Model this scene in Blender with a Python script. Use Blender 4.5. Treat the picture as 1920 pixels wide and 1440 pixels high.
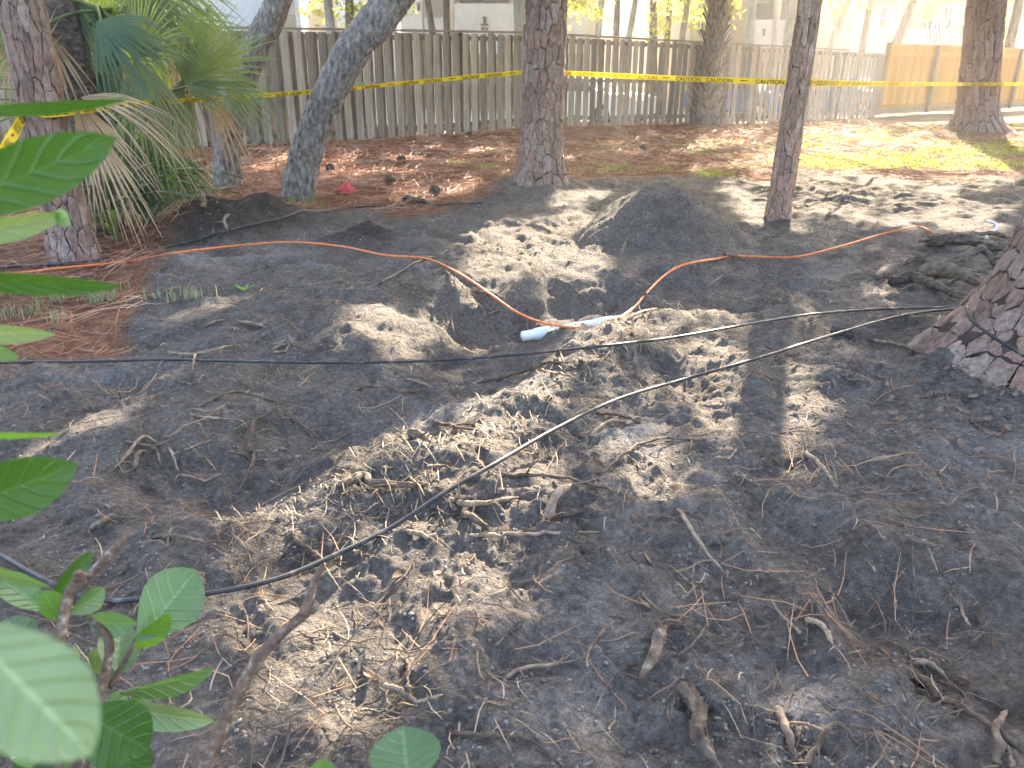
import bpy, math, random
import numpy as np
from mathutils import Vector
for _o in list(bpy.data.objects): bpy.data.objects.remove(_o)
sc = bpy.context.scene
COL = sc.collection
rnd = random.Random(7)
npr = np.random.RandomState(11)

# ------------------------------------------------------------------ camera
H = 1.1                                   # lens height above the dirt
FPX = 1450.0                              # focal length in pixels of a 1920 px wide frame
PITCH = math.atan(572 / 1450)
CP, SP = math.cos(PITCH), math.sin(PITCH)
cam_d = bpy.data.cameras.new('camera'); cam = bpy.data.objects.new('camera', cam_d); COL.objects.link(cam)
cam.location = (0, 0, H); cam.rotation_euler = (math.pi/2 - PITCH, 0, 0)
cam_d.sensor_width = 36; cam_d.lens = 36 * FPX / 1920
cam_d.clip_start = 0.02; cam_d.clip_end = 2000
cam_d.dof.use_dof = True; cam_d.dof.focus_distance = 2.3; cam_d.dof.aperture_fstop = 9
sc.camera = cam
# ------------------------------------------------------------------ light
SUN_AZ, SUN_EL = math.radians(19.1), math.radians(27)       # sun low behind the fence, to the right
S = np.array([math.sin(SUN_AZ)*math.cos(SUN_EL), math.cos(SUN_AZ)*math.cos(SUN_EL), math.sin(SUN_EL)])
w = bpy.data.worlds.new('World'); sc.world = w; w.use_nodes = True
nt = w.node_tree; bg = nt.nodes['Background']; sky = nt.nodes.new('ShaderNodeTexSky')
sky.sky_type = 'NISHITA'; sky.sun_disc = False; sky.sun_elevation = SUN_EL; sky.sun_rotation = SUN_AZ
sky.air_density = 0.8; sky.dust_density = 5.0; sky.ozone_density = 0.4
nt.links.new(sky.outputs[0], bg.inputs[0]); bg.inputs[1].default_value = 0.15
sun_d = bpy.data.lights.new('sun', 'SUN'); sun = bpy.data.objects.new('sun', sun_d); COL.objects.link(sun)
sun_d.energy = 5.0; sun_d.angle = math.radians(0.5); sun_d.color = (1.0, 0.86, 0.68)
sun.rotation_euler = Vector(S).to_track_quat('Z', 'Y').to_euler(); sun.location = (8, 24, 14)
sc.view_settings.view_transform = 'Standard'; sc.view_settings.look = 'None'
sc.view_settings.exposure = 3.15; sc.view_settings.gamma = 1.0
sc.render.engine = 'CYCLES'; sc.cycles.use_denoising = True
sc.cycles.max_bounces = 8; sc.cycles.transparent_max_bounces = 8; sc.cycles.caustics_reflective = False; sc.cycles.caustics_refractive = False
sc.cycles.volume_bounces = 0; sc.cycles.sample_clamp_indirect = 6
# ------------------------------------------------------------------ places from the photograph
def ray(px, py):
    u = (px-960)/FPX; v = -(py-720)/FPX
    return np.array([u, CP+v*SP, -SP+v*CP])
def gp(px, py, z=0.0):
    d = ray(px, py); t = (z-H)/d[2]; return np.array([d[0]*t, d[1]*t, z])
def atY(px, py, Y):
    d = ray(px, py); return np.array([0, 0, H]) + d*(Y/d[1])
def atD(px, py, D):
    return np.array([0, 0, H]) + ray(px, py)*D        # D = depth along the lens axis
# ------------------------------------------------------------------ noise
def _h(ix, iy, s):
    n = (ix.astype(np.int64)*374761393 + iy.astype(np.int64)*668265263 + s*974634777) & 0x7fffffff
    n = ((n ^ (n >> 13))*1274126177) & 0x7fffffff
    n = ((n ^ (n >> 16))*60493) & 0x7fffffff
    return (n & 0xffff)/65535.0
def vn(x, y, s=0):
    x = np.asarray(x, float); y = np.asarray(y, float)
    ix = np.floor(x); iy = np.floor(y); fx = x-ix; fy = y-iy
    fx = fx*fx*fx*(fx*(fx*6-15)+10); fy = fy*fy*fy*(fy*(fy*6-15)+10)
    a = _h(ix, iy, s); b = _h(ix+1, iy, s); c = _h(ix, iy+1, s); d = _h(ix+1, iy+1, s)
    return (a*(1-fx)+b*fx)*(1-fy) + (c*(1-fx)+d*fx)*fy
def fbm(x, y, s=0, o=4, g=0.5):
    t = 0; a = 1; n = 0
    for k in range(o):
        t = t + a*vn(x*2**k*1.03+k*17.3, y*2**k*0.97-k*9.1, s+k); n += a; a *= g
    return t/n
def worley(x, y, s=0):
    ix = np.floor(x); iy = np.floor(y); best = np.full(np.shape(x), 9.); hh = np.zeros(np.shape(x))
    for a in (-1, 0, 1):
        for b in (-1, 0, 1):
            cx = ix+a; cy = iy+b; d = np.hypot(cx+_h(cx, cy, s)-x, cy+_h(cx, cy, s+1)-y); m = d < best; best = np.where(m, d, best); hh = np.where(m, _h(cx, cy, s+2), hh)
    return best, hh
def sstep(a, b, x):
    t = np.clip((x-a)/(b-a), 0, 1); return t*t*(3-2*t)
def seg_d(x, y, pts):
    """distance to a polyline and position 0..1 along it"""
    best = np.full(np.shape(x), 1e9); par = np.zeros(np.shape(x)); n = len(pts)-1
    for i in range(n):
        ax, ay = pts[i][:2]; bx, by = pts[i+1][:2]; dx, dy = bx-ax, by-ay
        t = np.clip(((x-ax)*dx+(y-ay)*dy)/(dx*dx+dy*dy), 0, 1)
        d = np.hypot(x-ax-t*dx, y-ay-t*dy); m = d < best
        best = np.where(m, d, best); par = np.where(m, (i+t)/n, par)
    return best, par
# ------------------------------------------------------------------ terrain
TRENCH = [(-0.25, 3.95), (0.1, 4.0), (0.85, 4.12), (1.35, 4.4), (2.0, 4.95)]
VALLEY = [(-0.1, 3.9), (-0.12, 3.0), (-0.35, 2.65), (-0.75, 2.35), (-1.1, 1.9)]
BERM = [gp(1480, 552)[:2], gp(1290, 590)[:2], gp(1130, 690)[:2], gp(990, 790)[:2], gp(830, 885)[:2], gp(600, 975)[:2]]
MOUNDS = [  # x, y, radius, height, sharpness
    (1.08, 5.72, 0.63, 0.37, 1.9), (-2.35, 6.0, 0.62, 0.27, 1.3), (-1.95, 6.35, 0.45, 0.2, 1.3), (6.4, 8.9, 0.8, 0.22, 1.5),
    (-2.15, 4.72, 0.45, 0.08, 1.5), (0.31, 8.34, 0.9, 0.12, 1.2), (2.3, 2.95, 0.8, 0.16, 1.2), (9.3, 16.3, 1.6, 0.22, 1.2),
    (-2.84, 5.0, 0.5, 0.06, 1.2), (-1.05, 5.6, 0.35, 0.1, 1.4), (0.75, 3.05, 0.4, 0.05, 1.3), (-.02, 3.8, .17, .13, 1.5), (.72, 4.06, .24, .2, 1.5), (1.0, 4.1, .3, .12, 1.5)]
DIPS = []
for px, py, r, dp in ((430, 900, .26, .075), (300, 860, .16, .05), (1490, 1005, .13, .04), (1790, 1190, .2, .06), (1010, 1110, .09, .03),
                      (940, 1060, .1, .025), (640, 1150, .1, .025), (1280, 720, .2, .05), (1150, 1150, .1, .02), (1640, 1120, .12, .03),
                      (700, 1330, .09, .02), (1180, 1330, .1, .025), (1480, 1250, .12, .025), (250, 640, .3, .04), (560, 700, .3, .04),
                      (1330, 560, .3, .06), (820, 640, .25, .05), (620, 780, .25, .05), (1560, 780, .25, .04)):
    p = gp(px, py); DIPS.append((p[0], p[1], r, dp))
U_B = np.array([(p-960)/FPX for p in (-400, 0, 140, 215, 300, 420, 560, 700, 860, 960, 1080, 1250, 1420, 1600, 1920, 2300)])
Y_B = np.array([2.6, 2.9, 3.3, 4.6, 5.6, 6.6, 6.6, 6.7, 7.3, 8.6, 8.7, 8.9, 9.2, 9.7, 9.6, 9.6])
def straw_w(x, y):
    yb = np.interp(x/np.maximum(y, .4)*1.06, U_B, Y_B) + (fbm(x*1.3, y*.9, 61, 3)-.5)*1.6
    return sstep(-.35, .45, y-yb)
TRACK = [[(1.9, 7.4), (3.6, 7.9), (6.2, 8.3), (9, 8.3)], [(1.8, 8.9), (3.4, 8.9), (6, 9.3), (10, 9.6)]]
def hgt(x, y, fine=True):
    x = np.asarray(x, float); y = np.asarray(y, float)
    z = (fbm(x*.12, y*.12, 3, 3)-.5)*0.16*sstep(4, 12, y)
    z = z + 0.06*np.exp(-((x-.5)/3)**2-((y-18)/3)**2)
    for mx, my, r, hh, sh in MOUNDS:
        d = np.hypot(x-mx, y-my)/r*(0.85+0.35*fbm(x*2.2+mx, y*2.2, 21, 2))
        z = z + hh*np.clip(1-d**sh, 0, 1)**1.25
    for dx, dy, r, dp in DIPS:
        q = ((x-dx)**2+(y-dy)**2)/(r*r)
        z = z - dp*np.exp(-q) + dp*.35*np.exp(-(np.sqrt(q)-1.35)**2*6)
    wx = x+(fbm(x*3.1, y*3.1, 71, 3)-.5)*.28; wy = y+(fbm(x*3.1, y*3.1, 77, 3)-.5)*.28
    d, t = seg_d(wx, wy, TRENCH)
    dep = np.interp(t, [0, .15, .5, .8, 1], [.12, .17, .18, .12, .03])
    z = z - dep*(1-sstep(.14, .56, d))
    d, t = seg_d(wx, wy, VALLEY)
    z = z - np.interp(t, [0, .3, .7, 1], [.16, .12, .09, .03])*np.exp(-(d/.28)**2)
    d, t = seg_d(wx, wy, BERM)
    z = z + np.interp(t, [0, .2, .6, 1], [.045, .08, .065, .03])*np.exp(-(d/.2)**2)
    soft = straw_w(x, y); m = 1-soft
    zone = sstep(2.0, 2.6, x)*sstep(6.7, 7.1, y)*(1-sstep(9.5, 10.0, y))*sstep(.36, .5, fbm(x*.55, y*.8, 401, 2)+.04)
    row = np.floor((y+.06*x)/.62); ph = (y+.06*x)/.155+((x*1.15+row*.37) % 1)*.55*np.where(row % 2 > .5, 1, -1)
    z = z + zone*(.042*sstep(.2, .8, np.abs((ph % 1)-.5)*2)*(.4+.6*sstep(.15, .3, np.abs(((x*1.15+row*.37) % 1)-.5)))-.025)
    z = z + (fbm(wx*1.1, wy*1.1, 5, 3)-.5)*.075*(.25+.75*m)
    if fine:
        r1 = 1-np.abs(fbm(wx*4.2, wy*4.2, 31, 3)-.5)*4
        z = z + (fbm(wx*4.5, wy*4.5, 9, 3)-.5)*.048*(.25+.75*m) + r1*.010*m
        lump = fbm(wx*14, wy*14, 13, 3); z = z + np.maximum(lump-.45, 0)*.032*(.2+.8*m)
        rough = sstep(.35, .65, fbm(x*1.7, y*1.7, 44, 3))
        z = z + (fbm(x*38, y*38, 15, 3)-.5)*.016*(.3+.7*rough)*(.3+.7*m)
        q = fbm(wx*7, wy*7, 81, 3)*9; q = np.floor(q)+sstep(.38, .62, q-np.floor(q)); z = z + (q-4.6)*.0065*m          # flaking ledges of damp sand
        d1, h1 = worley(wx*13, wy*13, 501); z = z + np.maximum(0, .55-d1)*.032*sstep(.45, .8, h1)*m*(.3+.7*rough)      # clods
        d2, h2 = worley(x*34, y*34, 511); z = z + np.maximum(0, .5-d2)*.016*sstep(.4, .8, h2)*m*(.2+.8*rough)
    return z
def hz(x, y): return float(hgt(np.array([x]), np.array([y]))[0])
def ag(px, py):
    """where the line of sight through a pixel meets the dirt"""
    d = ray(px, py); T = np.linspace((H-.55)/-d[2], (H+.36)/-d[2], 110)
    Z = H+d[2]*T; under = np.nonzero(Z < hgt(d[0]*T, d[1]*T))[0]
    if len(under) == 0: return gp(px, py)
    i = max(under[0], 1); T2 = np.linspace(T[i-1], T[i], 14); Z = H+d[2]*T2; h_ = hgt(d[0]*T2, d[1]*T2); u = np.nonzero(Z < h_)[0]; j = u[0] if len(u) else 13
    return np.array([d[0]*T2[j], d[1]*T2[j], H+d[2]*T2[j]])
# ------------------------------------------------------------------ objects
def link(o, parent=None):
    COL.objects.link(o)
    if parent is not None: o.parent = parent
    return o
def tag(o, label=None, cat=None, group=None, kind=None):
    if label: o['label'] = label
    if cat: o['category'] = cat
    if group: o['group'] = group
    if kind: o['kind'] = kind
    return o
def thing(name, label, cat, loc=(0, 0, 0), group=None):
    o = bpy.data.objects.new(name, None); o.empty_display_size = .1; link(o); o.location = [float(v) for v in loc]
    return tag(o, label, cat, group)
def mk(name, V, F, mat, parent=None, smooth=True, attrs=None, uv=None):
    """one mesh object; V in world coordinates"""
    V = np.asarray(V, float).reshape(-1, 3)
    if parent is not None:
        p = parent; off = np.zeros(3)
        while p is not None: off = off + np.array(p.location); p = p.parent
        V = V - off
    me = bpy.data.meshes.new(name)
    if isinstance(F, np.ndarray):
        n, k = F.shape; me.vertices.add(len(V)); me.vertices.foreach_set('co', V.ravel())
        me.loops.add(n*k); me.loops.foreach_set('vertex_index', F.ravel().astype(np.int32))
        me.polygons.add(n); me.polygons.foreach_set('loop_start', np.arange(0, n*k, k, dtype=np.int32))
        me.polygons.foreach_set('loop_total', np.full(n, k, dtype=np.int32)); me.update(calc_edges=True)
    else:
        me.from_pydata(V.tolist(), [], F); me.update()
    if smooth: me.polygons.foreach_set('use_smooth', np.ones(len(me.polygons), dtype=bool))
    if attrs:
        for k, a in attrs.items():
            at = me.attributes.new(k, 'FLOAT', 'POINT'); at.data.foreach_set('value', np.asarray(a, np.float32))
    if uv is not None:
        L = me.uv_layers.new(name='UVMap'); vi = np.zeros(len(me.loops), np.int32); me.loops.foreach_get('vertex_index', vi)
        L.data.foreach_set('uv', np.asarray(uv, np.float32)[vi].ravel())
    if mat: me.materials.append(mat)
    return link(bpy.data.objects.new(name, me), parent)
class MB:
    def __init__(s): s.v = []; s.f = []; s.uv = []
    def add(s, V, F, uv=None):
        o = len(s.v); s.v.extend([tuple(map(float, p)) for p in V]); s.f.extend([tuple(i+o for i in f) for f in F])
        s.uv.extend(uv if uv is not None else [(0, 0)]*len(V)); return s
    def box(s, c, d, rz=0):
        cx, cy, cz = c; a, b, e = [q/2 for q in d]; C, Sn = math.cos(rz), math.sin(rz); V = []
        for z in (-e, e):
            for x, y in ((-a, -b), (a, -b), (a, b), (-a, b)): V.append((cx+x*C-y*Sn, cy+x*Sn+y*C, cz+z))
        return s.add(V, [(3, 2, 1, 0), (4, 5, 6, 7), (0, 1, 5, 4), (1, 2, 6, 5), (2, 3, 7, 6), (3, 0, 4, 7)])
    def tube(s, P, R, n=8, cap=True, jit=0):
        V, F = tube(P, R, n, cap, jit); return s.add(V, F)
    def build(s, name, mat, parent=None, smooth=False, uv=False):
        return mk(name, s.v, s.f, mat, parent, smooth, uv=s.uv if uv else None)
def frames(P):
    P = np.asarray(P, float); T = np.gradient(P, axis=0); T /= np.linalg.norm(T, axis=1)[:, None]+1e-9
    up = np.array([0, 0, 1.]) if abs(T[0][2]) < .9 else np.array([1., 0, 0])
    N = []; n = np.cross(T[0], up); n /= np.linalg.norm(n)
    for t in T:
        n = n-t*np.dot(n, t); n /= np.linalg.norm(n)+1e-9; N.append(n)
    N = np.array(N); return P, T, N, np.cross(T, N)
def tube(P, R, n=8, cap=True, jit=0):
    P, T, N, B = frames(P); m = len(P); R = np.full(m, R) if np.isscalar(R) else np.asarray(R, float)
    a = np.linspace(0, 2*math.pi, n, endpoint=False); V = []
    for i in range(m):
        r = R[i]*(1+(npr.rand(n)-.5)*jit)
        V.append(P[i]+np.outer(np.cos(a)*r, N[i])+np.outer(np.sin(a)*r, B[i]))
    V = np.concatenate(V).tolist(); F = []
    for i in range(m-1):
        for j in range(n): k = (j+1) % n; F.append((i*n+j, i*n+k, (i+1)*n+k, (i+1)*n+j))
    if cap: F.append(tuple(range(n-1, -1, -1))); F.append(tuple(range((m-1)*n, m*n)))
    return V, F
def spline(P, k=8):
    """Catmull-Rom through the points"""
    P = np.asarray(P, float)
    if len(P) < 3: return np.array([P[0]+(P[-1]-P[0])*t for t in np.linspace(0, 1, k+1)])
    Q = np.vstack([2*P[0]-P[1], P, 2*P[-1]-P[-2]]); out = []
    for i in range(1, len(Q)-2):
        p0, p1, p2, p3 = Q[i-1:i+3]
        for t in np.linspace(0, 1, k, endpoint=False):
            out.append(.5*((2*p1)+(p2-p0)*t+(2*p0-5*p1+4*p2-p3)*t*t+(3*p1-p0-3*p2+p3)*t**3))
    out.append(P[-1]); return np.array(out)
# ------------------------------------------------------------------ materials
def ramp(nt, fac, stops, interp='LINEAR'):
    r = nt.nodes.new('ShaderNodeValToRGB'); r.color_ramp.interpolation = interp; e = r.color_ramp.elements
    while len(e) > 1: e.remove(e[-1])
    e[0].position, e[0].color = stops[0][0], (*stops[0][1], 1)
    for p, c in stops[1:]: q = e.new(p); q.color = (*c, 1)
    nt.links.new(fac, r.inputs[0]); return r.outputs[0]
def noise(nt, vec, scale, detail=4, rough=.55, dist=0):
    n = nt.nodes.new('ShaderNodeTexNoise'); n.inputs['Scale'].default_value = scale; n.inputs['Detail'].default_value = detail
    n.inputs['Roughness'].default_value = rough; n.inputs['Distortion'].default_value = dist
    if vec is not None: nt.links.new(vec, n.inputs['Vector'])
    return n.outputs['Fac']
def mixc(nt, fac, a, b, mode='MIX'):
    m = nt.nodes.new('ShaderNodeMix'); m.data_type = 'RGBA'; m.blend_type = mode
    for s, i in ((fac, 0), (a, 6), (b, 7)):
        if isinstance(s, (int, float)): m.inputs[i].default_value = s
        elif isinstance(s, tuple): m.inputs[i].default_value = (*s, 1)
        else: nt.links.new(s, m.inputs[i])
    return m.outputs[2]
def mathn(nt, op, a, b=0.5):
    m = nt.nodes.new('ShaderNodeMath'); m.operation = op
    for s, i in ((a, 0), (b, 1)):
        if isinstance(s, (int, float)): m.inputs[i].default_value = s
        else: nt.links.new(s, m.inputs[i])
    return m.outputs[0]
def new_mat(name):
    m = bpy.data.materials.new(name); m.use_nodes = True; nt = m.node_tree; return m, nt, nt.nodes['Principled BSDF']
def coords(nt, scale=(1, 1, 1), out='Object'):
    c = nt.nodes.new('ShaderNodeTexCoord'); mp = nt.nodes.new('ShaderNodeMapping'); mp.inputs['Scale'].default_value = scale
    nt.links.new(c.outputs[out], mp.inputs[0]); return mp.outputs[0]
def bump(nt, b, hgtsock, strength=.5, dist=.01):
    n = nt.nodes.new('ShaderNodeBump'); n.inputs['Strength'].default_value = strength; n.inputs['Distance'].default_value = dist
    nt.links.new(hgtsock, n.inputs['Height']); nt.links.new(n.outputs[0], b.inputs['Normal'])
def orand(nt): return nt.nodes.new('ShaderNodeObjectInfo').outputs['Random']
def mat_simple(name, c1, c2, scale=8, rough=.8, stretch=(1, 1, 1), bmp=0, bdist=.005, rand=0.0, spec=.3, detail=5, c3=None):
    m, nt, b = new_mat(name); v = coords(nt, stretch); f = noise(nt, v, scale, detail)
    st = [(.32, c1), (.68, c2)] if c3 is None else [(.3, c1), (.55, c2), (.72, c3)]
    col = ramp(nt, f, st)
    if rand:
        r = orand(nt); k = mathn(nt, 'MULTIPLY_ADD', r, rand*2); nt.nodes[-1].inputs[2].default_value = 1-rand
        col = mixc(nt, 1.0, col, k, 'MULTIPLY')
    nt.links.new(col, b.inputs['Base Color']); b.inputs['Roughness'].default_value = rough
    b.inputs['Specular IOR Level'].default_value = spec
    if bmp: bump(nt, b, f, bmp, bdist)
    return m
def mat_leaf(name, c1, c2, trans, tw=.45, rough=.4, scale=30, spec=.4, veins=False, rand=.25):
    m, nt, b = new_mat(name); v = coords(nt); f = noise(nt, v, scale, 3)
    col = ramp(nt, f, [(.3, c1), (.7, c2)])
    if rand:
        k = mathn(nt, 'MULTIPLY_ADD', orand(nt), rand*2); nt.nodes[-1].inputs[2].default_value = 1-rand
        col = mixc(nt, 1.0, col, k, 'MULTIPLY')
    if veins:
        uvn = nt.nodes.new('ShaderNodeUVMap'); sx = nt.nodes.new('ShaderNodeSeparateXYZ'); nt.links.new(uvn.outputs[0], sx.inputs[0])
        au = mathn(nt, 'ABSOLUTE', sx.outputs[0]); ph = mathn(nt, 'SUBTRACT', sx.outputs[1], mathn(nt, 'MULTIPLY', au, .22))
        s = mathn(nt, 'ABSOLUTE', mathn(nt, 'SUBTRACT', mathn(nt, 'FRACT', mathn(nt, 'MULTIPLY', mathn(nt, 'ADD', ph, mathn(nt, 'MULTIPLY', f, .12)), 7.0)), .5))
        lat = mathn(nt, 'LESS_THAN', s, .035); mid = mathn(nt, 'LESS_THAN', au, .045)
        vv = mathn(nt, 'MAXIMUM', mathn(nt, 'MULTIPLY', lat, .2), mathn(nt, 'MULTIPLY', mid, .6))
        bl = ramp(nt, noise(nt, v, 55, 5, .7), [(.66, (0, 0, 0)), (.74, (1, 1, 1))]); col = mixc(nt, mathn(nt, 'MULTIPLY', bl, .5), col, (.16, .12, .05))
        du = ramp(nt, noise(nt, v, 18, 6, .7), [(.5, (0, 0, 0)), (.75, (1, 1, 1))]); col = mixc(nt, mathn(nt, 'MULTIPLY', du, .3), col, (.24, .25, .17))
        col = mixc(nt, vv, col, tuple(min(1, q*1.7+.02) for q in c2))
        bh = mathn(nt, 'MINIMUM', mathn(nt, 'MULTIPLY', s, 3.0), .5); bump(nt, b, bh, .5, .003)
    nt.links.new(col, b.inputs['Base Color']); b.inputs['Roughness'].default_value = rough; b.inputs['Specular IOR Level'].default_value = spec
    t = nt.nodes.new('ShaderNodeBsdfTranslucent'); t.inputs[0].default_value = (*trans, 1)
    mx = nt.nodes.new('ShaderNodeMixShader'); mx.inputs[0].default_value = tw
    nt.links.new(b.outputs[0], mx.inputs[1]); nt.links.new(t.outputs[0], mx.inputs[2])
    nt.links.new(mx.outputs[0], nt.nodes['Material Output'].inputs[0]); return m
def attr(nt, n):
    a = nt.nodes.new('ShaderNodeAttribute'); a.attribute_name = n; return a.outputs['Fac']
def mat_soil():
    m, nt, b = new_mat('soil'); v = coords(nt)
    n1 = noise(nt, v, 1.1, 6, .6, .4); n2 = noise(nt, v, 9, 8, .68, .3); n3 = noise(nt, v, 55, 6, .7); n4 = noise(nt, v, 260, 4, .7)
    col = ramp(nt, n2, [(.28, (.074, .063, .052)), (.46, (.126, .109, .091)), (.60, (.17, .148, .125)), (.76, (.245, .216, .184))])
    pat = ramp(nt, n1, [(.36, (0, 0, 0)), (.62, (1, 1, 1))])
    col = mixc(nt, mathn(nt, 'MULTIPLY', pat, .4), col, mixc(nt, n3, (.125, .113, .10), (.225, .206, .184)))
    dk = ramp(nt, noise(nt, v, 3.7, 6, .65, .6), [(.52, (0, 0, 0)), (.66, (1, 1, 1))]); col = mixc(nt, mathn(nt, 'MULTIPLY', dk, .45), col, (.06, .053, .046))
    br = ramp(nt, noise(nt, v, 2.3, 5, .6, .5), [(.55, (0, 0, 0)), (.72, (1, 1, 1))])
    col = mixc(nt, mathn(nt, 'MULTIPLY', br, .35), col, (.10, .068, .045))
    col = mixc(nt, mathn(nt, 'MULTIPLY', attr(nt, 'sandy'), .7), col, mixc(nt, n2, (.12, .1, .075), (.22, .182, .138)))
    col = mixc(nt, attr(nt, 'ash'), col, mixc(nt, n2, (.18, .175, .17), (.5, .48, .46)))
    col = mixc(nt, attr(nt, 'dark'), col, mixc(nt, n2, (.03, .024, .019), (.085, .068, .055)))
    st = ramp(nt, n2, [(.25, (.095, .043, .024)), (.5, (.22, .105, .06)), (.7, (.34, .19, .115))])
    col = mixc(nt, attr(nt, 'straw'), col, st)
    gr = ramp(nt, n3, [(.3, (.05, .06, .02)), (.7, (.14, .13, .06))])
    col = mixc(nt, mathn(nt, 'MULTIPLY', attr(nt, 'grass'), .8), col, gr)
    k = ramp(nt, n3, [(.28, (.38, .38, .38)), (.5, (.95, .95, .95)), (.72, (1.75, 1.72, 1.68))])
    col = mixc(nt, .8, col, k, 'MULTIPLY')
    k2 = ramp(nt, n4, [(.3, (.55, .55, .55)), (.7, (1.45, 1.45, 1.45))]); col = mixc(nt, .8, col, k2, 'MULTIPLY')
    nt.links.new(col, b.inputs['Base Color']); b.inputs['Roughness'].default_value = .95; b.inputs['Specular IOR Level'].default_value = .15
    vo = nt.nodes.new('ShaderNodeTexVoronoi'); vo.inputs['Scale'].default_value = 90; nt.links.new(v, vo.inputs['Vector'])
    hh = mathn(nt, 'ADD', mathn(nt, 'MULTIPLY', n3, 1.0), mathn(nt, 'MULTIPLY', n4, .35)); hh = mathn(nt, 'ADD', hh, mathn(nt, 'MULTIPLY', vo.outputs['Distance'], -.35))
    bump(nt, b, hh, 1.0, .024); return m
M = {}
M['soil'] = mat_soil()
def mat_plate(name, cols, mossy=None):
    m, nt, b = new_mat(name); v = coords(nt); r = orand(nt)
    base = ramp(nt, r, [(i/(len(cols)-1), c) for i, c in enumerate(cols)])
    v2 = coords(nt, (1, 1, .4)); f = noise(nt, v2, 45, 8, .72, .6); k = ramp(nt, f, [(.33, (.35, .32, .3)), (.5, (.95, .95, .95)), (.7, (1.5, 1.5, 1.5))])
    col = mixc(nt, .95, base, k, 'MULTIPLY')
    li = ramp(nt, noise(nt, v, 9, 4, .6), [(.60, (0, 0, 0)), (.68, (1, 1, 1))]); col = mixc(nt, mathn(nt, 'MULTIPLY', li, .55), col, (.36, .33, .30))
    nt.links.new(col, b.inputs['Base Color']); b.inputs['Roughness'].default_value = .9; b.inputs['Specular IOR Level'].default_value = .2
    bump(nt, b, f, 1.0, .012); return m
PINE_COLS = [(0.173, 0.115, 0.088), (0.22, 0.149, 0.115), (0.257, 0.178, 0.137), (0.227, 0.145, 0.109), (0.296, 0.215, 0.17), (0.198, 0.137, 0.106), (0.278, 0.166, 0.12), (0.248, 0.177, 0.139), (0.326, 0.248, 0.202)]
VEILED_COLS = [(0.243, 0.156, 0.107), (0.308, 0.202, 0.14), (0.361, 0.24, 0.166), (0.319, 0.196, 0.132), (0.416, 0.29, 0.206), (0.279, 0.185, 0.128), (0.39, 0.223, 0.145), (0.348, 0.239, 0.169), (0.458, 0.334, 0.244)]  # lighter bark for the slender pine: veiling glare put into the colour
M['plate'] = mat_plate('pine_bark_plate', PINE_COLS); M['veiledplate'] = mat_plate('veiled_bark_plate', VEILED_COLS)
M['groove'] = mat_simple('pine_bark_groove', (.02, .014, .011), (.075, .052, .042), 14, .95, (1, 1, .3), .8, .01)
M['oakbark'] = mat_simple('oak_bark', (.075, .062, .05), (.24, .21, .178), 30, .95, (1, 1, .4), .9, .012, c3=(.38, .35, .305))
M['farbark'] = mat_simple('far_bark', (.09, .075, .062), (.24, .21, .18), 10, .95, (1, 1, .25), .6, .02)
M['palebark'] = mat_simple('pale_bark', (.2, .2, .18), (.4, .4, .37), 8, .95, (1, 1, .3), .4, .02)
M['boot'] = mat_simple('palm_boot', (.12, .095, .07), (.3, .25, .19), 20, .9, (1, 1, .3), .5, .01, rand=.25)
def mat_wood(name, c1, c2, c3, rand, lichen):
    m, nt, b = new_mat(name); v = coords(nt, (9, 9, .55)); f = noise(nt, v, 6, 7, .65, .3)
    col = ramp(nt, f, [(.28, c1), (.5, c2), (.74, c3)])
    v2 = coords(nt, (1, 1, .35)); lf = ramp(nt, noise(nt, v2, 11, 6, .7), [(.56, (0, 0, 0)), (.7, (1, 1, 1))])
    # blotches follow each board through its own offset
    ge = nt.nodes.new('ShaderNodeNewGeometry'); v3 = nt.nodes.new('ShaderNodeMapping'); v3.inputs['Scale'].default_value = (2.5, 2.5, 1.2); nt.links.new(ge.outputs['Position'], v3.inputs[0])
    lw = ramp(nt, noise(nt, v3.outputs[0], 1.6, 4), [(.48, (0, 0, 0)), (.62, (1, 1, 1))])
    col = mixc(nt, mathn(nt, 'MULTIPLY', mathn(nt, 'MULTIPLY', lf, lw), lichen), col, (.42, .40, .36))
    k = mathn(nt, 'MULTIPLY_ADD', orand(nt), rand*2); nt.nodes[-1].inputs[2].default_value = 1-rand
    col = mixc(nt, 1.0, col, k, 'MULTIPLY')
    nt.links.new(col, b.inputs['Base Color']); b.inputs['Roughness'].default_value = .9; b.inputs['Specular IOR Level'].default_value = .2
    bump(nt, b, f, .4, .004); return m
M['oldwood'] = mat_wood('weathered_wood', (.15, .12, .088), (.3, .247, .185), (.43, .365, .285), .4, .85)
M['newwood'] = mat_wood('new_pine_wood', (.42, .2, .04), (.58, .3, .07), (.66, .38, .11), .15, .05)
M['postwood'] = mat_wood('post_wood', (.2, .15, .09), (.3, .23, .14), (.38, .3, .2), .15, .2)
M['root'] = mat_simple('root_bark', (.045, .031, .022), (.13, .094, .066), 35, .9, (1, 1, 1), .9, .006, rand=.35, c3=(.25, .19, .135), detail=8)
M['pale_root'] = mat_simple('stripped_root', (.09, .065, .042), (.26, .195, .13), 35, .85, (1, 1, 1), .6, .004, rand=.25)
M['log'] = mat_simple('log_bark', (.035, .026, .02), (.12, .092, .07), 40, .9, (.35, 1, 1), 1.0, .02, rand=.25, c3=(.22, .18, .14), detail=9)
M['twig'] = mat_simple('twig_bark', (.13, .094, .064), (.32, .245, .17), 30, .9, (1, 1, 1), .6, .003)
M['stem'] = mat_simple('shrub_stem', (.055, .035, .024), (.15, .10, .068), 90, .85, (1, 1, 1), 1.0, .004, c3=(.36, .31, .25), detail=8)
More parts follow.
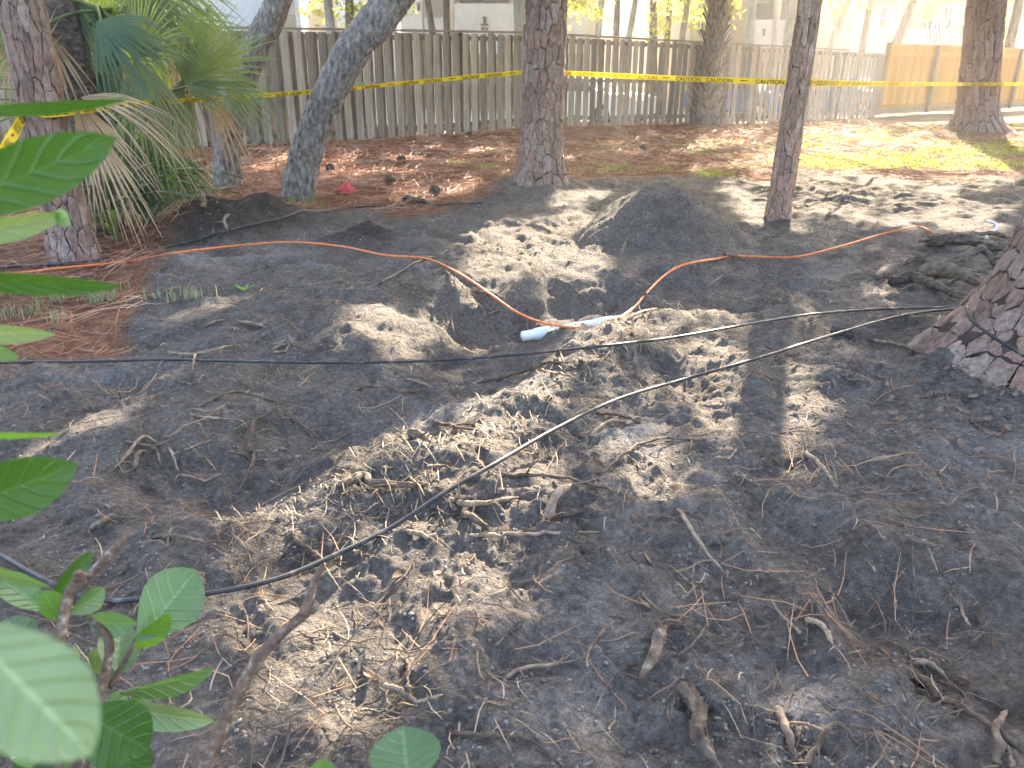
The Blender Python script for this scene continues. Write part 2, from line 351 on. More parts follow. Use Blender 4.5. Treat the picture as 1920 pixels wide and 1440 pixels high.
M['needle'] = mat_simple('pine_needle', (.16, .07, .035), (.36, .19, .10), 3, .7, (1, 1, 1), 0, spec=.3, detail=2, c3=(.45, .3, .18))
M['straw'] = mat_simple('pine_straw', (.13, .052, .027), (.35, .165, .092), 2.2, .75, (1, 1, 1), 0, spec=.25, detail=3, c3=(.52, .37, .24))
M['chip'] = mat_simple('wood_chip', (.22, .15, .085), (.46, .36, .23), 12, .85, detail=2)
M['fibre'] = mat_simple('root_fibre', (.16, .115, .075), (.4, .31, .2), 9, .85, detail=3)
M['crumb'] = mat_simple('soil_crumb', (.10, .09, .08), (.26, .235, .21), 18, .95, (1, 1, 1), .6, .004)
M['dryleaf'] = mat_leaf('dry_leaf', (.13, .08, .05), (.27, .19, .125), (.25, .14, .07), .2, .7, 20, .2, rand=.4)
M['cable'] = mat_simple('black_cable', (.012, .012, .013), (.03, .03, .032), 25, .5, spec=.45, c3=(.14, .12, .1))
M['orange'] = mat_simple('orange_cable', (.6, .12, .025), (.76, .19, .045), 22, .55, spec=.4, c3=(.42, .26, .15))
M['pvc'] = mat_simple('white_pipe', (.7, .7, .69), (.88, .88, .87), 9, .35, spec=.5)
M['whitetube'] = mat_simple('white_tube', (.6, .58, .62), (.8, .78, .8), 9, .4, spec=.5)
M['rag'] = mat_simple('red_cloth', (.42, .045, .05), (.6, .1, .11), 25, .85)
M['tape'] = mat_leaf('yellow_tape', (.74, .55, .012), (.8, .6, .016), (.6, .46, .02), .2, .4, 6, .5, rand=0)
M['ink'] = mat_simple('black_ink', (.015, .014, .012), (.03, .028, .02), 9, .5)
M['canopy'] = mat_leaf('oak_leaf', (.04, .065, .018), (.085, .12, .03), (.32, .42, .05), .4, .45, 9, .3, rand=0)
M['pineneedles'] = mat_leaf('living_needles', (.035, .06, .02), (.07, .11, .035), (.15, .22, .05), .25, .5, 9, .3, rand=0)
M['grass'] = mat_leaf('grass_blade', (.07, .105, .025), (.17, .21, .06), (.42, .52, .07), .45, .5, 4, .3, rand=0)
M['palegrass'] = mat_leaf('pale_grass', (.16, .2, .12), (.3, .34, .2), (.35, .4, .15), .35, .5, 4, .3, rand=0)
M['frond'] = mat_leaf('palm_leaf', (.062, .095, .036), (.155, .205, .085), (.36, .46, .07), .36, .38, 6, .5, rand=.3)
M['frond_lit'] = mat_leaf('lit_palm_leaf', (.07, .12, .03), (.13, .19, .05), (.42, .52, .06), .42, .4, 6, .4, rand=.2)  # brighter copy of the palm leaf, with sunlight put into the colour
M['frond_dry'] = mat_leaf('dry_palm_leaf', (.3, .2, .115), (.5, .38, .24), (.5, .34, .16), .3, .7, 6, .2, rand=.2)
M['strap'] = mat_leaf('strap_leaf', (.035, .075, .04), (.07, .13, .065), (.2, .32, .07), .3, .4, 6, .5, rand=.25)
M['leaf'] = mat_leaf('shrub_leaf', (.05, .105, .036), (.10, .175, .07), (.2, .38, .06), .3, .27, 14, .6, veins=True, rand=.2)
M['leaf_dark'] = mat_leaf('shrub_leaf_dark', (.022, .06, .012), (.038, .085, .018), (.07, .19, .013), .35, .33, 14, .5, veins=True, rand=.2)
M['leaf_pale'] = mat_leaf('shrub_leaf_pale', (.12, .2, .085), (.25, .33, .15), (.3, .42, .1), .3, .28, 14, .6, veins=True, rand=.15)
M['leaf_lime'] = mat_leaf('shrub_leaf_lime', (.07, .16, .02), (.11, .22, .03), (.2, .42, .03), .4, .4, 14, .4, veins=True, rand=.15)
# ================================================================== GROUND
far_ground = MB()
far_ground.add([(-700, -300, -.35), (700, -300, -.35), (700, 1200, -.35), (-700, 1200, -.35)], [(0, 1, 2, 3)])
M['lawn'] = mat_simple('far_lawn', (.05, .07, .02), (.13, .13, .06), .6, .95)
tag(far_ground.build('ground', M['lawn']), kind='structure')
M['asphalt'] = mat_simple('parking_asphalt', (.22, .215, .2), (.33, .32, .3), 2.5, .9)
lot = MB(); lot.add([(-30, 22, -.28), (-1, 22, -.28), (13, 31.5, -.28), (60, 52, -.28), (60, 36, -.28)], [(0, 1, 2)])
lot = MB(); lot.add([(-40, 20.5, -.3), (3, 24.5, -.3), (12, 29.5, -.3), (60, 48, -.3), (60, 70, -.3), (-40, 40, -.3)], [(0, 1, 2, 3, 4, 5)])
tag(lot.build('parking_lot', M['asphalt']), kind='structure')
def terrain():
    rows = np.concatenate([np.linspace(-2.5, .5, 26)[:-1], np.geomspace(.5, 34, 930)])
    t = np.linspace(-1, 1, 641); tt = .42*t+.58*t**3
    Y = np.repeat(rows[:, None], len(t), 1); X = (2.6+.95*np.maximum(Y, 0))*tt[None, :]
    # beyond the two fences the sheet drops away under the parking lot
    Z = hgt(X, Y)
    fy = np.interp(X, [-30, -7.4, .5, 11.3, 19.5, 40], [12.5, 13.6, 18.1, 26.1, 31.4, 44])
    Z = Z - sstep(1.0, 2.6, Y-fy)*.5
    n, k = Y.shape; idx = np.arange(n*k).reshape(n, k)
    F = np.stack([idx[:-1, :-1], idx[:-1, 1:], idx[1:, 1:], idx[1:, :-1]], -1).reshape(-1, 4)
    x, y = X.ravel(), Y.ravel(); st = straw_w(x, y)
    u = x/np.maximum(y, .4)
    gr = sstep(.05, .35, fbm(x*.8, y*.8, 91, 3)-.28)*sstep(.28, .5, u)*sstep(10.2, 11.6, y+(fbm(x, y, 93, 2)-.5)*2)
    gr2 = sstep(.0, .2, fbm(x*.9, y*.9, 97, 3)-.52)*sstep(.1, .2, u)*sstep(9.5, 11, y)
    gr = np.maximum(gr, gr2)
    sandy = sstep(5.6, 8, y+(fbm(x, y, 95, 2)-.5))*(1-st)*sstep(.12, .3, u) + .55*np.exp(-((x-.3)/1.0)**2-((y-6.3)/1.3)**2)*(1-st)
    sandy = np.clip(sandy + .45*sstep(.5, .75, fbm(x*.9, y*.9, 58, 3))*sstep(1.2, 3, y)*(1-st), 0, 1)
    nz = fbm(x*5, y*5, 99, 4)
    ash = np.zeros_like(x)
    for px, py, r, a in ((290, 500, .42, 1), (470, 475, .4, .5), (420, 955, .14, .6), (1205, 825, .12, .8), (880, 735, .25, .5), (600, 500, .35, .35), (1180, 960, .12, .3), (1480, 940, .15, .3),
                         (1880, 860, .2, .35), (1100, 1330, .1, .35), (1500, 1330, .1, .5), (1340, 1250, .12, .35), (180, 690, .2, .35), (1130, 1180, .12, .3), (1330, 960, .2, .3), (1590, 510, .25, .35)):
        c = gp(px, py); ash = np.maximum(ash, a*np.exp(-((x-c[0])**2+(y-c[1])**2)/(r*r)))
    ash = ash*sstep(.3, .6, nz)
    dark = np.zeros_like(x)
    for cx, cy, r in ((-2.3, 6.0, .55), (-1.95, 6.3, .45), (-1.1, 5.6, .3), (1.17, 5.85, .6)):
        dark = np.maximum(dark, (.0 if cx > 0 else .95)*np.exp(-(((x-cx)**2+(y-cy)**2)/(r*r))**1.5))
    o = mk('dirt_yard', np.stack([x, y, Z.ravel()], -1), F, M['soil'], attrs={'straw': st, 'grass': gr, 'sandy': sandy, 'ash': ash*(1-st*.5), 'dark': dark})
    tag(o, 'dug over grey sand yard with trench, mound and reddish pine straw behind', kind='structure')
terrain()
# ================================================================== FENCES
def fence_frame(ctrl):
    """control points: pixel column, pixel rows of foot and top, distance -> foot and top in the yard"""
    out = []
    for px, yb, yt, Y in ctrl:
        a = atY(px, yb, Y); b = atY(px, yt, Y); out.append((a[0], Y, a[2], b[2]))
    return np.array(out)
OLD = fence_frame([(250, 292, 47, 13.6), (560, 276, 52, 14.75), (985, 241, 60, 18.0), (1285, 233, 77, 21.2), (1638, 219, 97, 26.0)])
OLD = np.vstack([[OLD[0][0]-5.5, 11.6, 0.0, 1.95], OLD])
def along(C, s):
    L = np.concatenate([[0], np.cumsum(np.hypot(np.diff(C[:, 0]), np.diff(C[:, 1])))])
    i = min(max(np.searchsorted(L, s)-1, 0), len(C)-2); t = (s-L[i])/(L[i+1]-L[i])
    p = C[i]*(1-t)+C[i+1]*t; d = C[i+1][:2]-C[i][:2]; return p, math.atan2(d[1], d[0]), L[-1]
def picket_mesh(name, w_, th, mat, dog, seed):
    r = random.Random(seed); V = []; n = 5
    for k in range(n+1):
        z = k/n; j = (r.random()-.5)*.006; ww = w_*(1 if k < n or not dog else .55)
        for x, y in ((-ww/2, -th/2), (ww/2, -th/2), (ww/2, th/2), (-ww/2, th/2)): V.append((x+j+(r.random()-.5)*.004, y+(r.random()-.5)*.003, z))
        if dog and k == n-1:
            V[-4:] = [(x, y, .975) for x, y, _ in V[-4:]]
    F = [(3, 2, 1, 0), tuple(range(n*4, n*4+4))]
    for k in range(n):
        for a in range(4): b_ = (a+1) % 4; F.append((k*4+a, k*4+b_, k*4+4+b_, k*4+4+a))
    me = bpy.data.meshes.new(name); me.from_pydata(V, [], F); me.materials.append(mat); me.update(); return me
def fence_piece(me, name, root, p, rz, z0, h, lean=0, off=0):
    o = bpy.data.objects.new(name, me); link(o, root); n = (-math.sin(rz), math.cos(rz))
    o.location = (p[0]+n[0]*off-root.location[0], p[1]+n[1]*off-root.location[1], z0-root.location[2])
    o.rotation_euler = (0, lean, rz); o.scale = (1, 1, h); return o
def bar(name, root, mat, C, s0, s1, fz, dz, th, off, step=2.0):
    """a rail along the fence between two stations"""
    V = []; F = []; ss = np.linspace(s0, s1, max(2, int((s1-s0)/step)+2))
    for s in ss:
        p, rz, _ = along(C, s); n = np.array([-math.sin(rz), math.cos(rz)]); z = p[2]+(p[3]-p[2])*fz
        for o_, zz in ((-th/2, -dz/2), (th/2, -dz/2), (th/2, dz/2), (-th/2, dz/2)): V.append((p[0]+n[0]*(off+o_), p[1]+n[1]*(off+o_), z+zz))
    m = len(ss)
    for i in range(m-1):
        for a in range(4): b_ = (a+1) % 4; F.append((i*4+a, i*4+b_, i*4+4+b_, i*4+4+a))
    F += [(3, 2, 1, 0), tuple(range(m*4-4, m*4))]
    return mk(name, V, F, mat, root, smooth=False)
def old_fence():
    root = thing('weathered_fence', 'grey weathered board on board timber fence behind the caution tape', 'fence', (OLD[0][0], OLD[0][1], 0))
    front = [picket_mesh('picket', .14, .018, M['oldwood'], False, k) for k in range(4)]
    total = along(OLD, 0)[2]; s = .1; i = 0
    while s < total-.05:
        p, rz, _ = along(OLD, s); h = p[3]-p[2]; far = p[0] > 6
        fence_piece(front[i % 4], 'picket', root, p, rz, p[2]-.02+rnd.uniform(-.02, .02), h-.035+rnd.uniform(-.02, .015), rnd.uniform(-.014, .014), -.045+rnd.uniform(-.006, .006))
        q, rz2, _ = along(OLD, min(s+.11+rnd.uniform(-.008, .008), total-.02))
        gap = (1.7 < q[0] < 2.6 or 3.0 < q[0] < 3.8 or (q[0] > 5.2 and i % 11 not in (0, 4))) and i % 5 != 2
        o = fence_piece(front[(i+1) % 4], 'picket', root, q, rz2, q[2]-.02, (q[3]-q[2])-.035, rnd.uniform(-.008, .008), .045)
        o.scale[0] = .84 if gap else (.98 if rnd.random() < .6 else .92)
        if gap: o.scale[0] = .74
        s += .222; i += 1
    for fz in (.1, .52, .93): bar('rail', root, M['oldwood'], OLD, 0, total-.01, fz, .085, .036, 0)
    bar('top_cap', root, M['oldwood'], OLD, 0, total-1.9, .995, .035, .15, 0)
    bar('top_cap', root, M['oldwood'], OLD, total-1.88, total+0, .955, .035, .15, 0)
    s = .3
    pm = picket_mesh('post', .09, .09, M['oldwood'], False, 9)
    while s < total+.1:
        p, rz, _ = along(OLD, min(s, total-.05)); fence_piece(pm, 'post', root, p, rz, p[2]-.05, p[3]-p[2]+.02, 0, .105); s += 2.4
old_fence()
NEW = fence_frame([(1643, 213, 81, 26.1), (1745, 207, 84, 27.4), (1920, 199, 91, 30.2)])
NEW = np.vstack([NEW, NEW[-1]+(NEW[-1]-NEW[-2])*1.6])
def new_fence():
    root = thing('new_fence', 'new honey coloured timber privacy fence on the far side of the yard', 'fence', (NEW[0][0], NEW[0][1], 0))
    ms = [picket_mesh('picket', .137, .018, M['newwood'], True, 20+k) for k in range(4)]
    total = along(NEW, 0)[2]; s = .08; i = 0
    while s < total:
        p, rz, _ = along(NEW, s); fence_piece(ms[i % 4], 'picket', root, p, rz, p[2]-.04, p[3]-p[2]+.04+rnd.uniform(-.008, .008), rnd.uniform(-.004, .004), .05); s += .1395; i += 1
    for fz, dz in ((.10, .09), (.86, .14)): bar('rail', root, M['newwood'], NEW, 0, total, fz, dz, .04, .02)
    bar('kick_board', root, M['postwood'], NEW, 0, total, .03, .12, .03, .005)
    pm = picket_mesh('post', .11, .11, M['postwood'], False, 33); s = .02
    while s < total:
        p, rz, _ = along(NEW, s); fence_piece(pm, 'post', root, p, rz, p[2]-.05, p[3]-p[2]+(.07 if s < .1 else .02), 0, -.06); s += 2.42
new_fence()
# ---- where the photograph shows sun on the ground: the gaps between the crowns
LIT = [[(1290, 562), (1420, 556), (1350, 598), (1240, 640), (1150, 700), (1070, 760), (985, 835), (905, 892), (850, 905), (845, 872), (925, 800), (975, 740), (1055, 680), (1125, 640), (1200, 600)],
       [(400, 1020), (420, 960), (520, 920), (600, 885), (700, 865), (800, 850), (820, 890), (680, 945), (580, 980), (520, 1030)],
       [(740, 1030), (850, 1040), (960, 1085), (945, 1160), (870, 1200), (760, 1175), (730, 1225), (700, 1280), (680, 1350), (640, 1440), (490, 1440), (520, 1340), (540, 1260), (580, 1190), (630, 1120), (665, 1060)],
       [(800, 935), (960, 915), (1010, 955), (970, 1004), (830, 1004), (770, 1000)],
       [(1300, 690), (1400, 680), (1490, 720), (1510, 775), (1450, 860), (1340, 905), (1180, 920), (1150, 890), (1290, 830), (1330, 770)],
       [(860, 430), (1020, 425), (1110, 478), (1085, 545), (980, 515), (900, 500)], [(900, 508), (962, 520), (885, 562), (800, 602), (700, 642), (630, 655), (690, 605), (800, 560)],
       [(330, 682), (300, 712), (160, 798), (0, 855), (0, 825), (140, 765), (250, 705)], [(630, 845), (715, 820), (730, 865), (645, 890)],
       [(720, 745), (825, 725), (795, 775), (740, 785)], [(370, 590), (470, 566), (600, 530), (640, 545), (480, 590), (390, 604)],
       [(1330, 310), (1420, 288), (1500, 258), (1600, 262), (1700, 258), (1920, 262), (2050, 270), (2050, 330), (1920, 318), (1800, 318), (1500, 322), (1400, 332)],
       [(730, 350), (900, 340), (860, 372), (740, 385)], [(470, 275), (560, 285), (580, 310), (510, 300)], [(700, 262), (860, 248), (870, 262), (730, 280)],
       [(1380, 335), (1880, 328), (1900, 350), (1700, 372), (1900, 385), (1850, 440), (1640, 430), (1560, 400), (1480, 440), (1380, 400)], [(1060, 375), (1150, 365), (1120, 420), (1060, 440)],
       [(1280, 225), (1660, 215), (1660, 262), (1500, 262), (1250, 290)],
       [(1375, 1300), (1470, 1330), (1540, 1440), (1490, 1440)], [(530, 1110), (590, 1095), (600, 1130), (540, 1150)], [(320, 1160), (390, 1135), (410, 1180), (340, 1220)], [(1640, 560), (1700, 545), (1720, 560), (1660, 580)],
       [(1480, 556), (1560, 700), (1520, 900), (1300, 960), (1010, 1040), (960, 1200), (760, 1300), (710, 1440), (430, 1440), (470, 1200), (380, 1030), (640, 850), (900, 700), (1120, 600)],
       [(560, 640), (760, 560), (900, 420), (1120, 400), (1130, 540), (930, 590), (760, 690)]]
LIT_P = [1, 1, 1, 1, .96, 1, .98, 1, .97, .97, .9, 1, .9, .95, .9, .96, .97, .97, .95, .9, .95, .9, .74, .7]
GX0, GY0, GRES = -14., -4., .04; GW, GHH = 800, 660
def lit_map():
    gx = GX0+(np.arange(GW)+.5)*GRES; gy = GY0+(np.arange(GHH)+.5)*GRES; X, Y = np.meshgrid(gx, gy)
    wx = X+(fbm(X*2.5, Y*2.5, 201, 3)-.5)*.35*np.clip(Y/5, .25, 1.6); wy = Y+(fbm(X*2.5, Y*2.5, 211, 3)-.5)*.35*np.clip(Y/5, .25, 1.6); out = np.zeros_like(X)
    for poly, pr in zip(LIT, LIT_P):
        pts = [gp(*q)[:2] for q in poly]; ins = np.zeros(X.shape, bool)
        for i in range(len(pts)):
            (x1, y1), (x2, y2) = pts[i], pts[(i+1) % len(pts)]
            if y1 == y2: continue
            c = ((y1 > wy) != (y2 > wy)) & (wx < (x2-x1)*(wy-y1)/(y2-y1)+x1); ins ^= c
        out = np.maximum(out, ins*pr)
    u = X*S[0]+Y*S[1]; v = X*S[1]-Y*S[0]; br = fbm(u*2.0, v*6.0, 251, 3); out = out*np.where(Y < 2.1, sstep(.24, .31, br), sstep(.31, .38, br))
    sp = fbm(X*2.2+Y*.6, Y*1.1-X*.3, 231, 3); out = np.maximum(out, sstep(.69, .71, sp)*.97*sstep(8.5, 10, Y))
    def grow(k):                                            # leaves are wide: the gaps between them are wider than the spots of sun
        q = np.pad(out, k); dil = out.copy()
        for dy in range(-k, k+1):
            for dx in range(-k, k+1):
                if dx*dx+dy*dy <= k*k: dil = np.maximum(dil, q[k+dy:k+dy+GHH, k+dx:k+dx+GW])
        return dil
    dil = np.where(Y < 1.3, grow(1), np.where(Y < 3.2, grow(2), grow(3)))
    return dil
LM = lit_map()
def lit_at(x, y):
    i = ((x-GX0)/GRES).astype(int); j = ((y-GY0)/GRES).astype(int); ok = (i >= 0) & (i < GW) & (j >= 0) & (j < GHH)
    r = np.zeros(len(x)); r[ok] = LM[j[ok], i[ok]]; return r
def carve(p, r):
    """leave the gaps between the leaves through which the sun reaches the yard"""
    g = p-S[None]*(p[:, 2]/S[2])[:, None]; return p[r.rand(len(p)) > lit_at(g[:, 0], g[:, 1])*1.02]
# ================================================================== TREES
YARD = []
def trunk_path(base, top, bend, n=26):
    base = np.array(base, float); top = np.array(top, float); P = []
    for t in np.linspace(0, 1, n): P.append(base*(1-t)+top*t+np.array(bend)*math.sin(math.pi*t))
    return np.array(P)
def clip_poly(poly, a, b):
    """keep the side of the bisector nearer to a"""
    m = ((a[0]+b[0])/2, (a[1]+b[1])/2); n = (b[0]-a[0], b[1]-a[1]); out = []
    for i in range(len(poly)):
        p, q = poly[i], poly[(i+1) % len(poly)]
        dp = (p[0]-m[0])*n[0]+(p[1]-m[1])*n[1]; dq = (q[0]-m[0])*n[0]+(q[1]-m[1])*n[1]
        if dp <= 0: out.append(p)
        if (dp < 0 < dq) or (dq < 0 < dp): t = dp/(dp-dq); out.append((p[0]+(q[0]-p[0])*t, p[1]+(q[1]-p[1])*t))
    return out
def bark(root, P, R, zmax, cw, ch, gap, thick, flip=0.0, jag=.2, mat='plate'):
    """plates of pine bark round a trunk: P path, R radius at each point; plate about cw x ch metres"""
    P, T, N, B = frames(P); L = np.concatenate([[0], np.cumsum(np.linalg.norm(np.diff(P, axis=0), axis=1))])
    rm = float(np.interp(zmax*.04, L, R)); circ = 2*math.pi*rm; nc = max(7, int(circ/cw)); nr = max(3, int(zmax/ch)); asp = cw/ch
    sites = []
    for r in range(nr+1):
        for c in range(nc):
            sites.append((((c+.5*(r % 2)+rnd.uniform(-.36, .36))/nc % 1)*circ, (r+rnd.uniform(-.42, .42))*ch))
    view = -P[0]/np.linalg.norm(P[0]); plates = []
    for (a, z) in sites:
        if z > zmax: continue
        poly = [(a-cw*2, z-ch*2), (a+cw*2, z-ch*2), (a+cw*2, z+ch*2), (a-cw*2, z+ch*2)]
        sp = [(p[0], p[1]*asp) for p in poly]; me_ = (a, z*asp)
        for (b, zz) in sites:
            if abs(zz-z) > 3.6*ch: continue
            for sh in (-circ, 0, circ):
                bb = (b+sh, zz*asp)
                if (bb[0], bb[1]) == me_ or abs(bb[0]-a) > 3.8*cw: continue
                sp = clip_poly(sp, me_, bb)
                if len(sp) < 3: break
            if len(sp) < 3: break
        if len(sp) < 3: continue
        poly = [(p[0], p[1]/asp) for p in sp]
        cx = sum(p[0] for p in poly)/len(poly); cz = sum(p[1] for p in poly)/len(poly); pts = []
        for i in range(len(poly)):
            p, q = poly[i], poly[(i+1) % len(poly)]
            l = math.hypot(q[0]-p[0], q[1]-p[1])
            if l < .15*cw: continue
            pts.append(p); ks = 3 if l > .8*cw else (2 if l > .35*cw else 1); nx, nz = -(q[1]-p[1])/l, (q[0]-p[0])/l
            for e in range(1, ks):
                t_ = e/ks; jj = rnd.uniform(-jag, jag)*cw*.55; pts.append((p[0]+(q[0]-p[0])*t_+nx*jj, p[1]+(q[1]-p[1])*t_+nz*jj))
        if len(pts) < 4: continue
        kx = 1-gap/max(cw, .01); kz = 1-gap/max(ch, .01)*1.2
        pts = [(cx+(p[0]-cx)*kx, cz+(p[1]-cz)*kz) for p in pts]
        tk = thick*rnd.uniform(.35, 1.7); tilt = rnd.uniform(-.6, .9)*tk
        def pos(px, pz, up):
            i = min(max(np.searchsorted(L, pz)-1, 0), len(L)-2); t = (pz-L[i])/(L[i+1]-L[i]); ang = px/circ*2*math.pi
            c = P[i]*(1-t)+P[i+1]*t; r = R[i]*(1-t)+R[i+1]*t; n_ = N[i]*math.cos(ang)+B[i]*math.sin(ang); return c+n_*(r+up)
        m = len(pts); V = [pos(p[0], p[1], -tk*.5) for p in pts]+[pos(p[0], p[1], tk*.75+tilt*(p[1]-cz)/ch) for p in pts]
        V += [pos(cx+(p[0]-cx)*.72, cz+(p[1]-cz)*.8, tk+tilt*(p[1]-cz)/ch) for p in pts]+[pos(cx, cz, tk*1.05)]
        F = []
        for i in range(m):
            j = (i+1) % m; F += [(i, j, m+j, m+i), (m+i, m+j, 2*m+j, 2*m+i), (2*m+i, 2*m+j, 3*m)]
        c3 = pos(cx, cz, 0); ax = pos(cx, cz, 1)-c3
        plates.append((float(np.dot(ax, view)), V, F))
    back = MB()
    for d, V, F in plates:
        if d > -.12: mk('bark_plate', V, F, M[mat], root, smooth=False)
        else: back.add(V, F)
    if back.v: tag(back.build('rear_bark', M[mat], root), kind='stuff')
def leaf_cloud(C, rad, n, size, seed, flat=.7):
    """n leaf faces about points C"""
    r = np.random.RandomState(seed); c = carve(C[r.randint(0, len(C), n)]+r.normal(0, 1, (n, 3))*np.array(rad), r)
    return leaf_faces(c, size, r)
def leaf_faces(c, size, r, asp=.5):
    n = len(c); a = r.normal(0, 1, (n, 3)); a /= np.linalg.norm(a, axis=1)[:, None]; b = r.normal(0, 1, (n, 3)); b = np.cross(a, b); b /= np.linalg.norm(b, axis=1)[:, None]
    s = (size*r.uniform(.6, 1.3, n))[:, None]; up = np.cross(a, b)*s*.12
    V = np.stack([c-a*s, c+b*s*asp+up, c+a*s, c-b*s*asp+up], 1).reshape(-1, 3); return V, np.arange(4*n).reshape(n, 4)
def limb_set(mb, P, R, t0, n, length, up, seed, nt_=6):
    r = random.Random(seed); ends = []
    for k in range(n):
        i = int((t0+(1-t0)*(k+r.random()*.5)/n)*(len(P)-1)); a = k*2.4+r.random(); l = length*r.uniform(.7, 1.2)
        d = np.array([math.cos(a), math.sin(a), up*r.uniform(.5, 1.3)]); q = P[i]; pts = [q]
        for j in range(4): q = q+d*l/4+np.array([r.uniform(-1, 1), r.uniform(-1, 1), r.uniform(-.4, .6)])*l*.06; pts.append(q)
        mb.tube(pts, np.linspace(R[i]*.45, R[i]*.1, 5), nt_); ends += pts[2:]
    return np.array(ends)
def pine(name, label, base, top, r0, r1, flare, zmax, cw, ch, gap, thick, bend=(0, 0, 0), height=13, seed=1, fl=.16, mat='plate', group='pine trees in the yard'):
    root = thing(name, label, 'tree', base, group); base = np.array(base, float); top = np.array(top, float)
    d = (top-base)/np.linalg.norm(top-base); P1 = trunk_path(base-d*.06, top, bend, 30)
    ext = top+np.array([d[0]*.55, d[1]*.55, 1.0])*(height-top[2]); P = np.vstack([P1, [top*(1-t)+ext*t for t in np.linspace(0, 1, 9)[1:]]])
    L = np.concatenate([[0], np.cumsum(np.linalg.norm(np.diff(P, axis=0), axis=1))]); hl = L[len(P1)-1]
    R = np.where(L <= hl, r0+(r1-r0)*L/hl, r1*(1-.75*(L-hl)/max(L[-1]-hl, .01)))+flare*np.exp(-L/fl)*1.0
    mb = MB(); mb.tube(P, R, 18, True, .08); mb.build('trunk', M['groove'], root, smooth=True)
    bark(root, P, R, zmax, cw, ch, gap, thick, mat=mat)
    lb = MB(); ends = limb_set(lb, P, R, .90, 9, 1.9, .35, seed); tag(lb.build('limb', M['farbark'], root, True), kind='stuff')
    YARD.append((root, P, R)); V, F = leaf_cloud(ends, (.38, .38, .25), 2600, .16, seed); tag(mk('crown', V, F, M['pineneedles'], root, smooth=False), kind='stuff')
    return root
def gz(px, py): p = gp(px, py); p[2] = hz(p[0], p[1]); return p
pine('pine_tree', 'tall plate barked pine in the middle that carries the caution tape', gz(1013, 360), atY(1024, 0, 8.34), .205, .185, .075, 2.2, .085, .17, .007, .015, seed=1)
pine('pine_tree', 'leaning pine at the far left in front of the palms', gz(142, 492), atY(38, 0, 5.0), .12, .115, .05, 2.3, .058, .16, .005, .008, seed=2)
pine('pine_tree', 'slender leaning pine standing beside the dirt mound', gz(1458, 408), atY(1520, 0, 6.75), .095, .086, .02, 2.0, .055, .17, .004, .006, seed=3, mat='veiledplate')
pine('pine_tree', 'stout pine on the sunlit grass in front of the new fence', gz(1824, 258), atY(1850, 0, 16.3), .36, .31, .22, 3.1, .13, .36, .011, .022, seed=4)
_nb = np.array([2.25, 3.0, 0]); _nb[2] = hz(2.25, 3.0)-.05
pine('pine_tree', 'nearest pine cut off by the right edge with big flaking bark plates', _nb, _nb+np.array([.22, .08, 1.9]), .24, .2, .24, 1.9, .075, .085, .004, .012, seed=5, fl=.26)
# ---- two leaning live oaks with furrowed bark
def oak_trunk(root, P, R, n=96, amp=.012, cell=.026, seed=0):
    P = spline(P, 40); m = len(P); Pp, T, N, B = frames(P); R = np.interp(np.linspace(0, 1, m), np.linspace(0, 1, len(R)), R)
    L = np.concatenate([[0], np.cumsum(np.linalg.norm(np.diff(P, axis=0), axis=1))])
    a = np.linspace(0, 2*math.pi, n, endpoint=False); A, Z = np.meshgrid(a, L); rr = R[:, None]*np.ones(n)
    U = np.abs(np.minimum(A, 2*math.pi-A))*rr
    f = fbm(U/cell, Z/(cell*2.6), seed, 2); g = 1-np.abs(f-.5)*5; f2 = fbm(U/(cell*3), Z/(cell*7), seed+5, 2)
    D = amp*(np.clip(1-g, 0, 1.0)-.4)+(f2-.5)*.03
    V = Pp[:, None, :]+(N[:, None, :]*np.cos(A)[..., None]+B[:, None, :]*np.sin(A)[..., None])*(rr+D)[..., None]
    idx = np.arange(m*n).reshape(m, n); nx = np.roll(idx, -1, 1)
    F = np.stack([idx[:-1], nx[:-1], nx[1:], idx[1:]], -1).reshape(-1, 4)
    mk('trunk', V.reshape(-1, 3), F, M['oakbark'], root, True); return P, R
def oak(label, pts, R, seed):
    root = thing('oak_tree', label, 'tree', pts[0], 'leaning oak trees'); P, R2 = oak_trunk(root, pts, R, seed=seed)
    mb = MB(); e = limb_set(mb, P, R2, .80, 7, 1.8, .7, seed); tag(mb.build('limb', M['oakbark'], root, True), kind='stuff')
    YARD.append((root, P, R2)); V, F = leaf_cloud(e, (.5, .5, .35), 3000, .1, seed); tag(mk('crown', V, F, M['canopy'], root, smooth=False), kind='stuff')
A0 = gz(425, 354); B0 = gz(556, 376)
oak('smaller leaning grey oak rising behind the palm fronds', [A0-[0, 0, .05], atY(428, 270, 8.55), atY(447, 180, 8.5), atY(478, 90, 8.5), atY(522, 0, 8.5), atY(522, 0, 8.5)+[.75, .1, 1.5], atY(522, 0, 8.5)+[1.3, .3, 3.6], atY(522, 0, 8.5)+[1.5, .5, 5.6]], [.155, .128, .122, .125, .125, .11, .09, .04], 3)
oak('larger leaning grey oak left of the red rag', [B0-[0, 0, .05], atY(572, 300, 7.68), atY(607, 200, 7.65), atY(664, 90, 7.6), atY(735, 0, 7.6), atY(735, 0, 7.6)+[.9, .1, 1.3], atY(735, 0, 7.6)+[1.6, .3, 3.3], atY(735, 0, 7.6)+[1.9, .4, 5.4]], [.165, .145, .14, .145, .15, .13, .1, .05], 8)
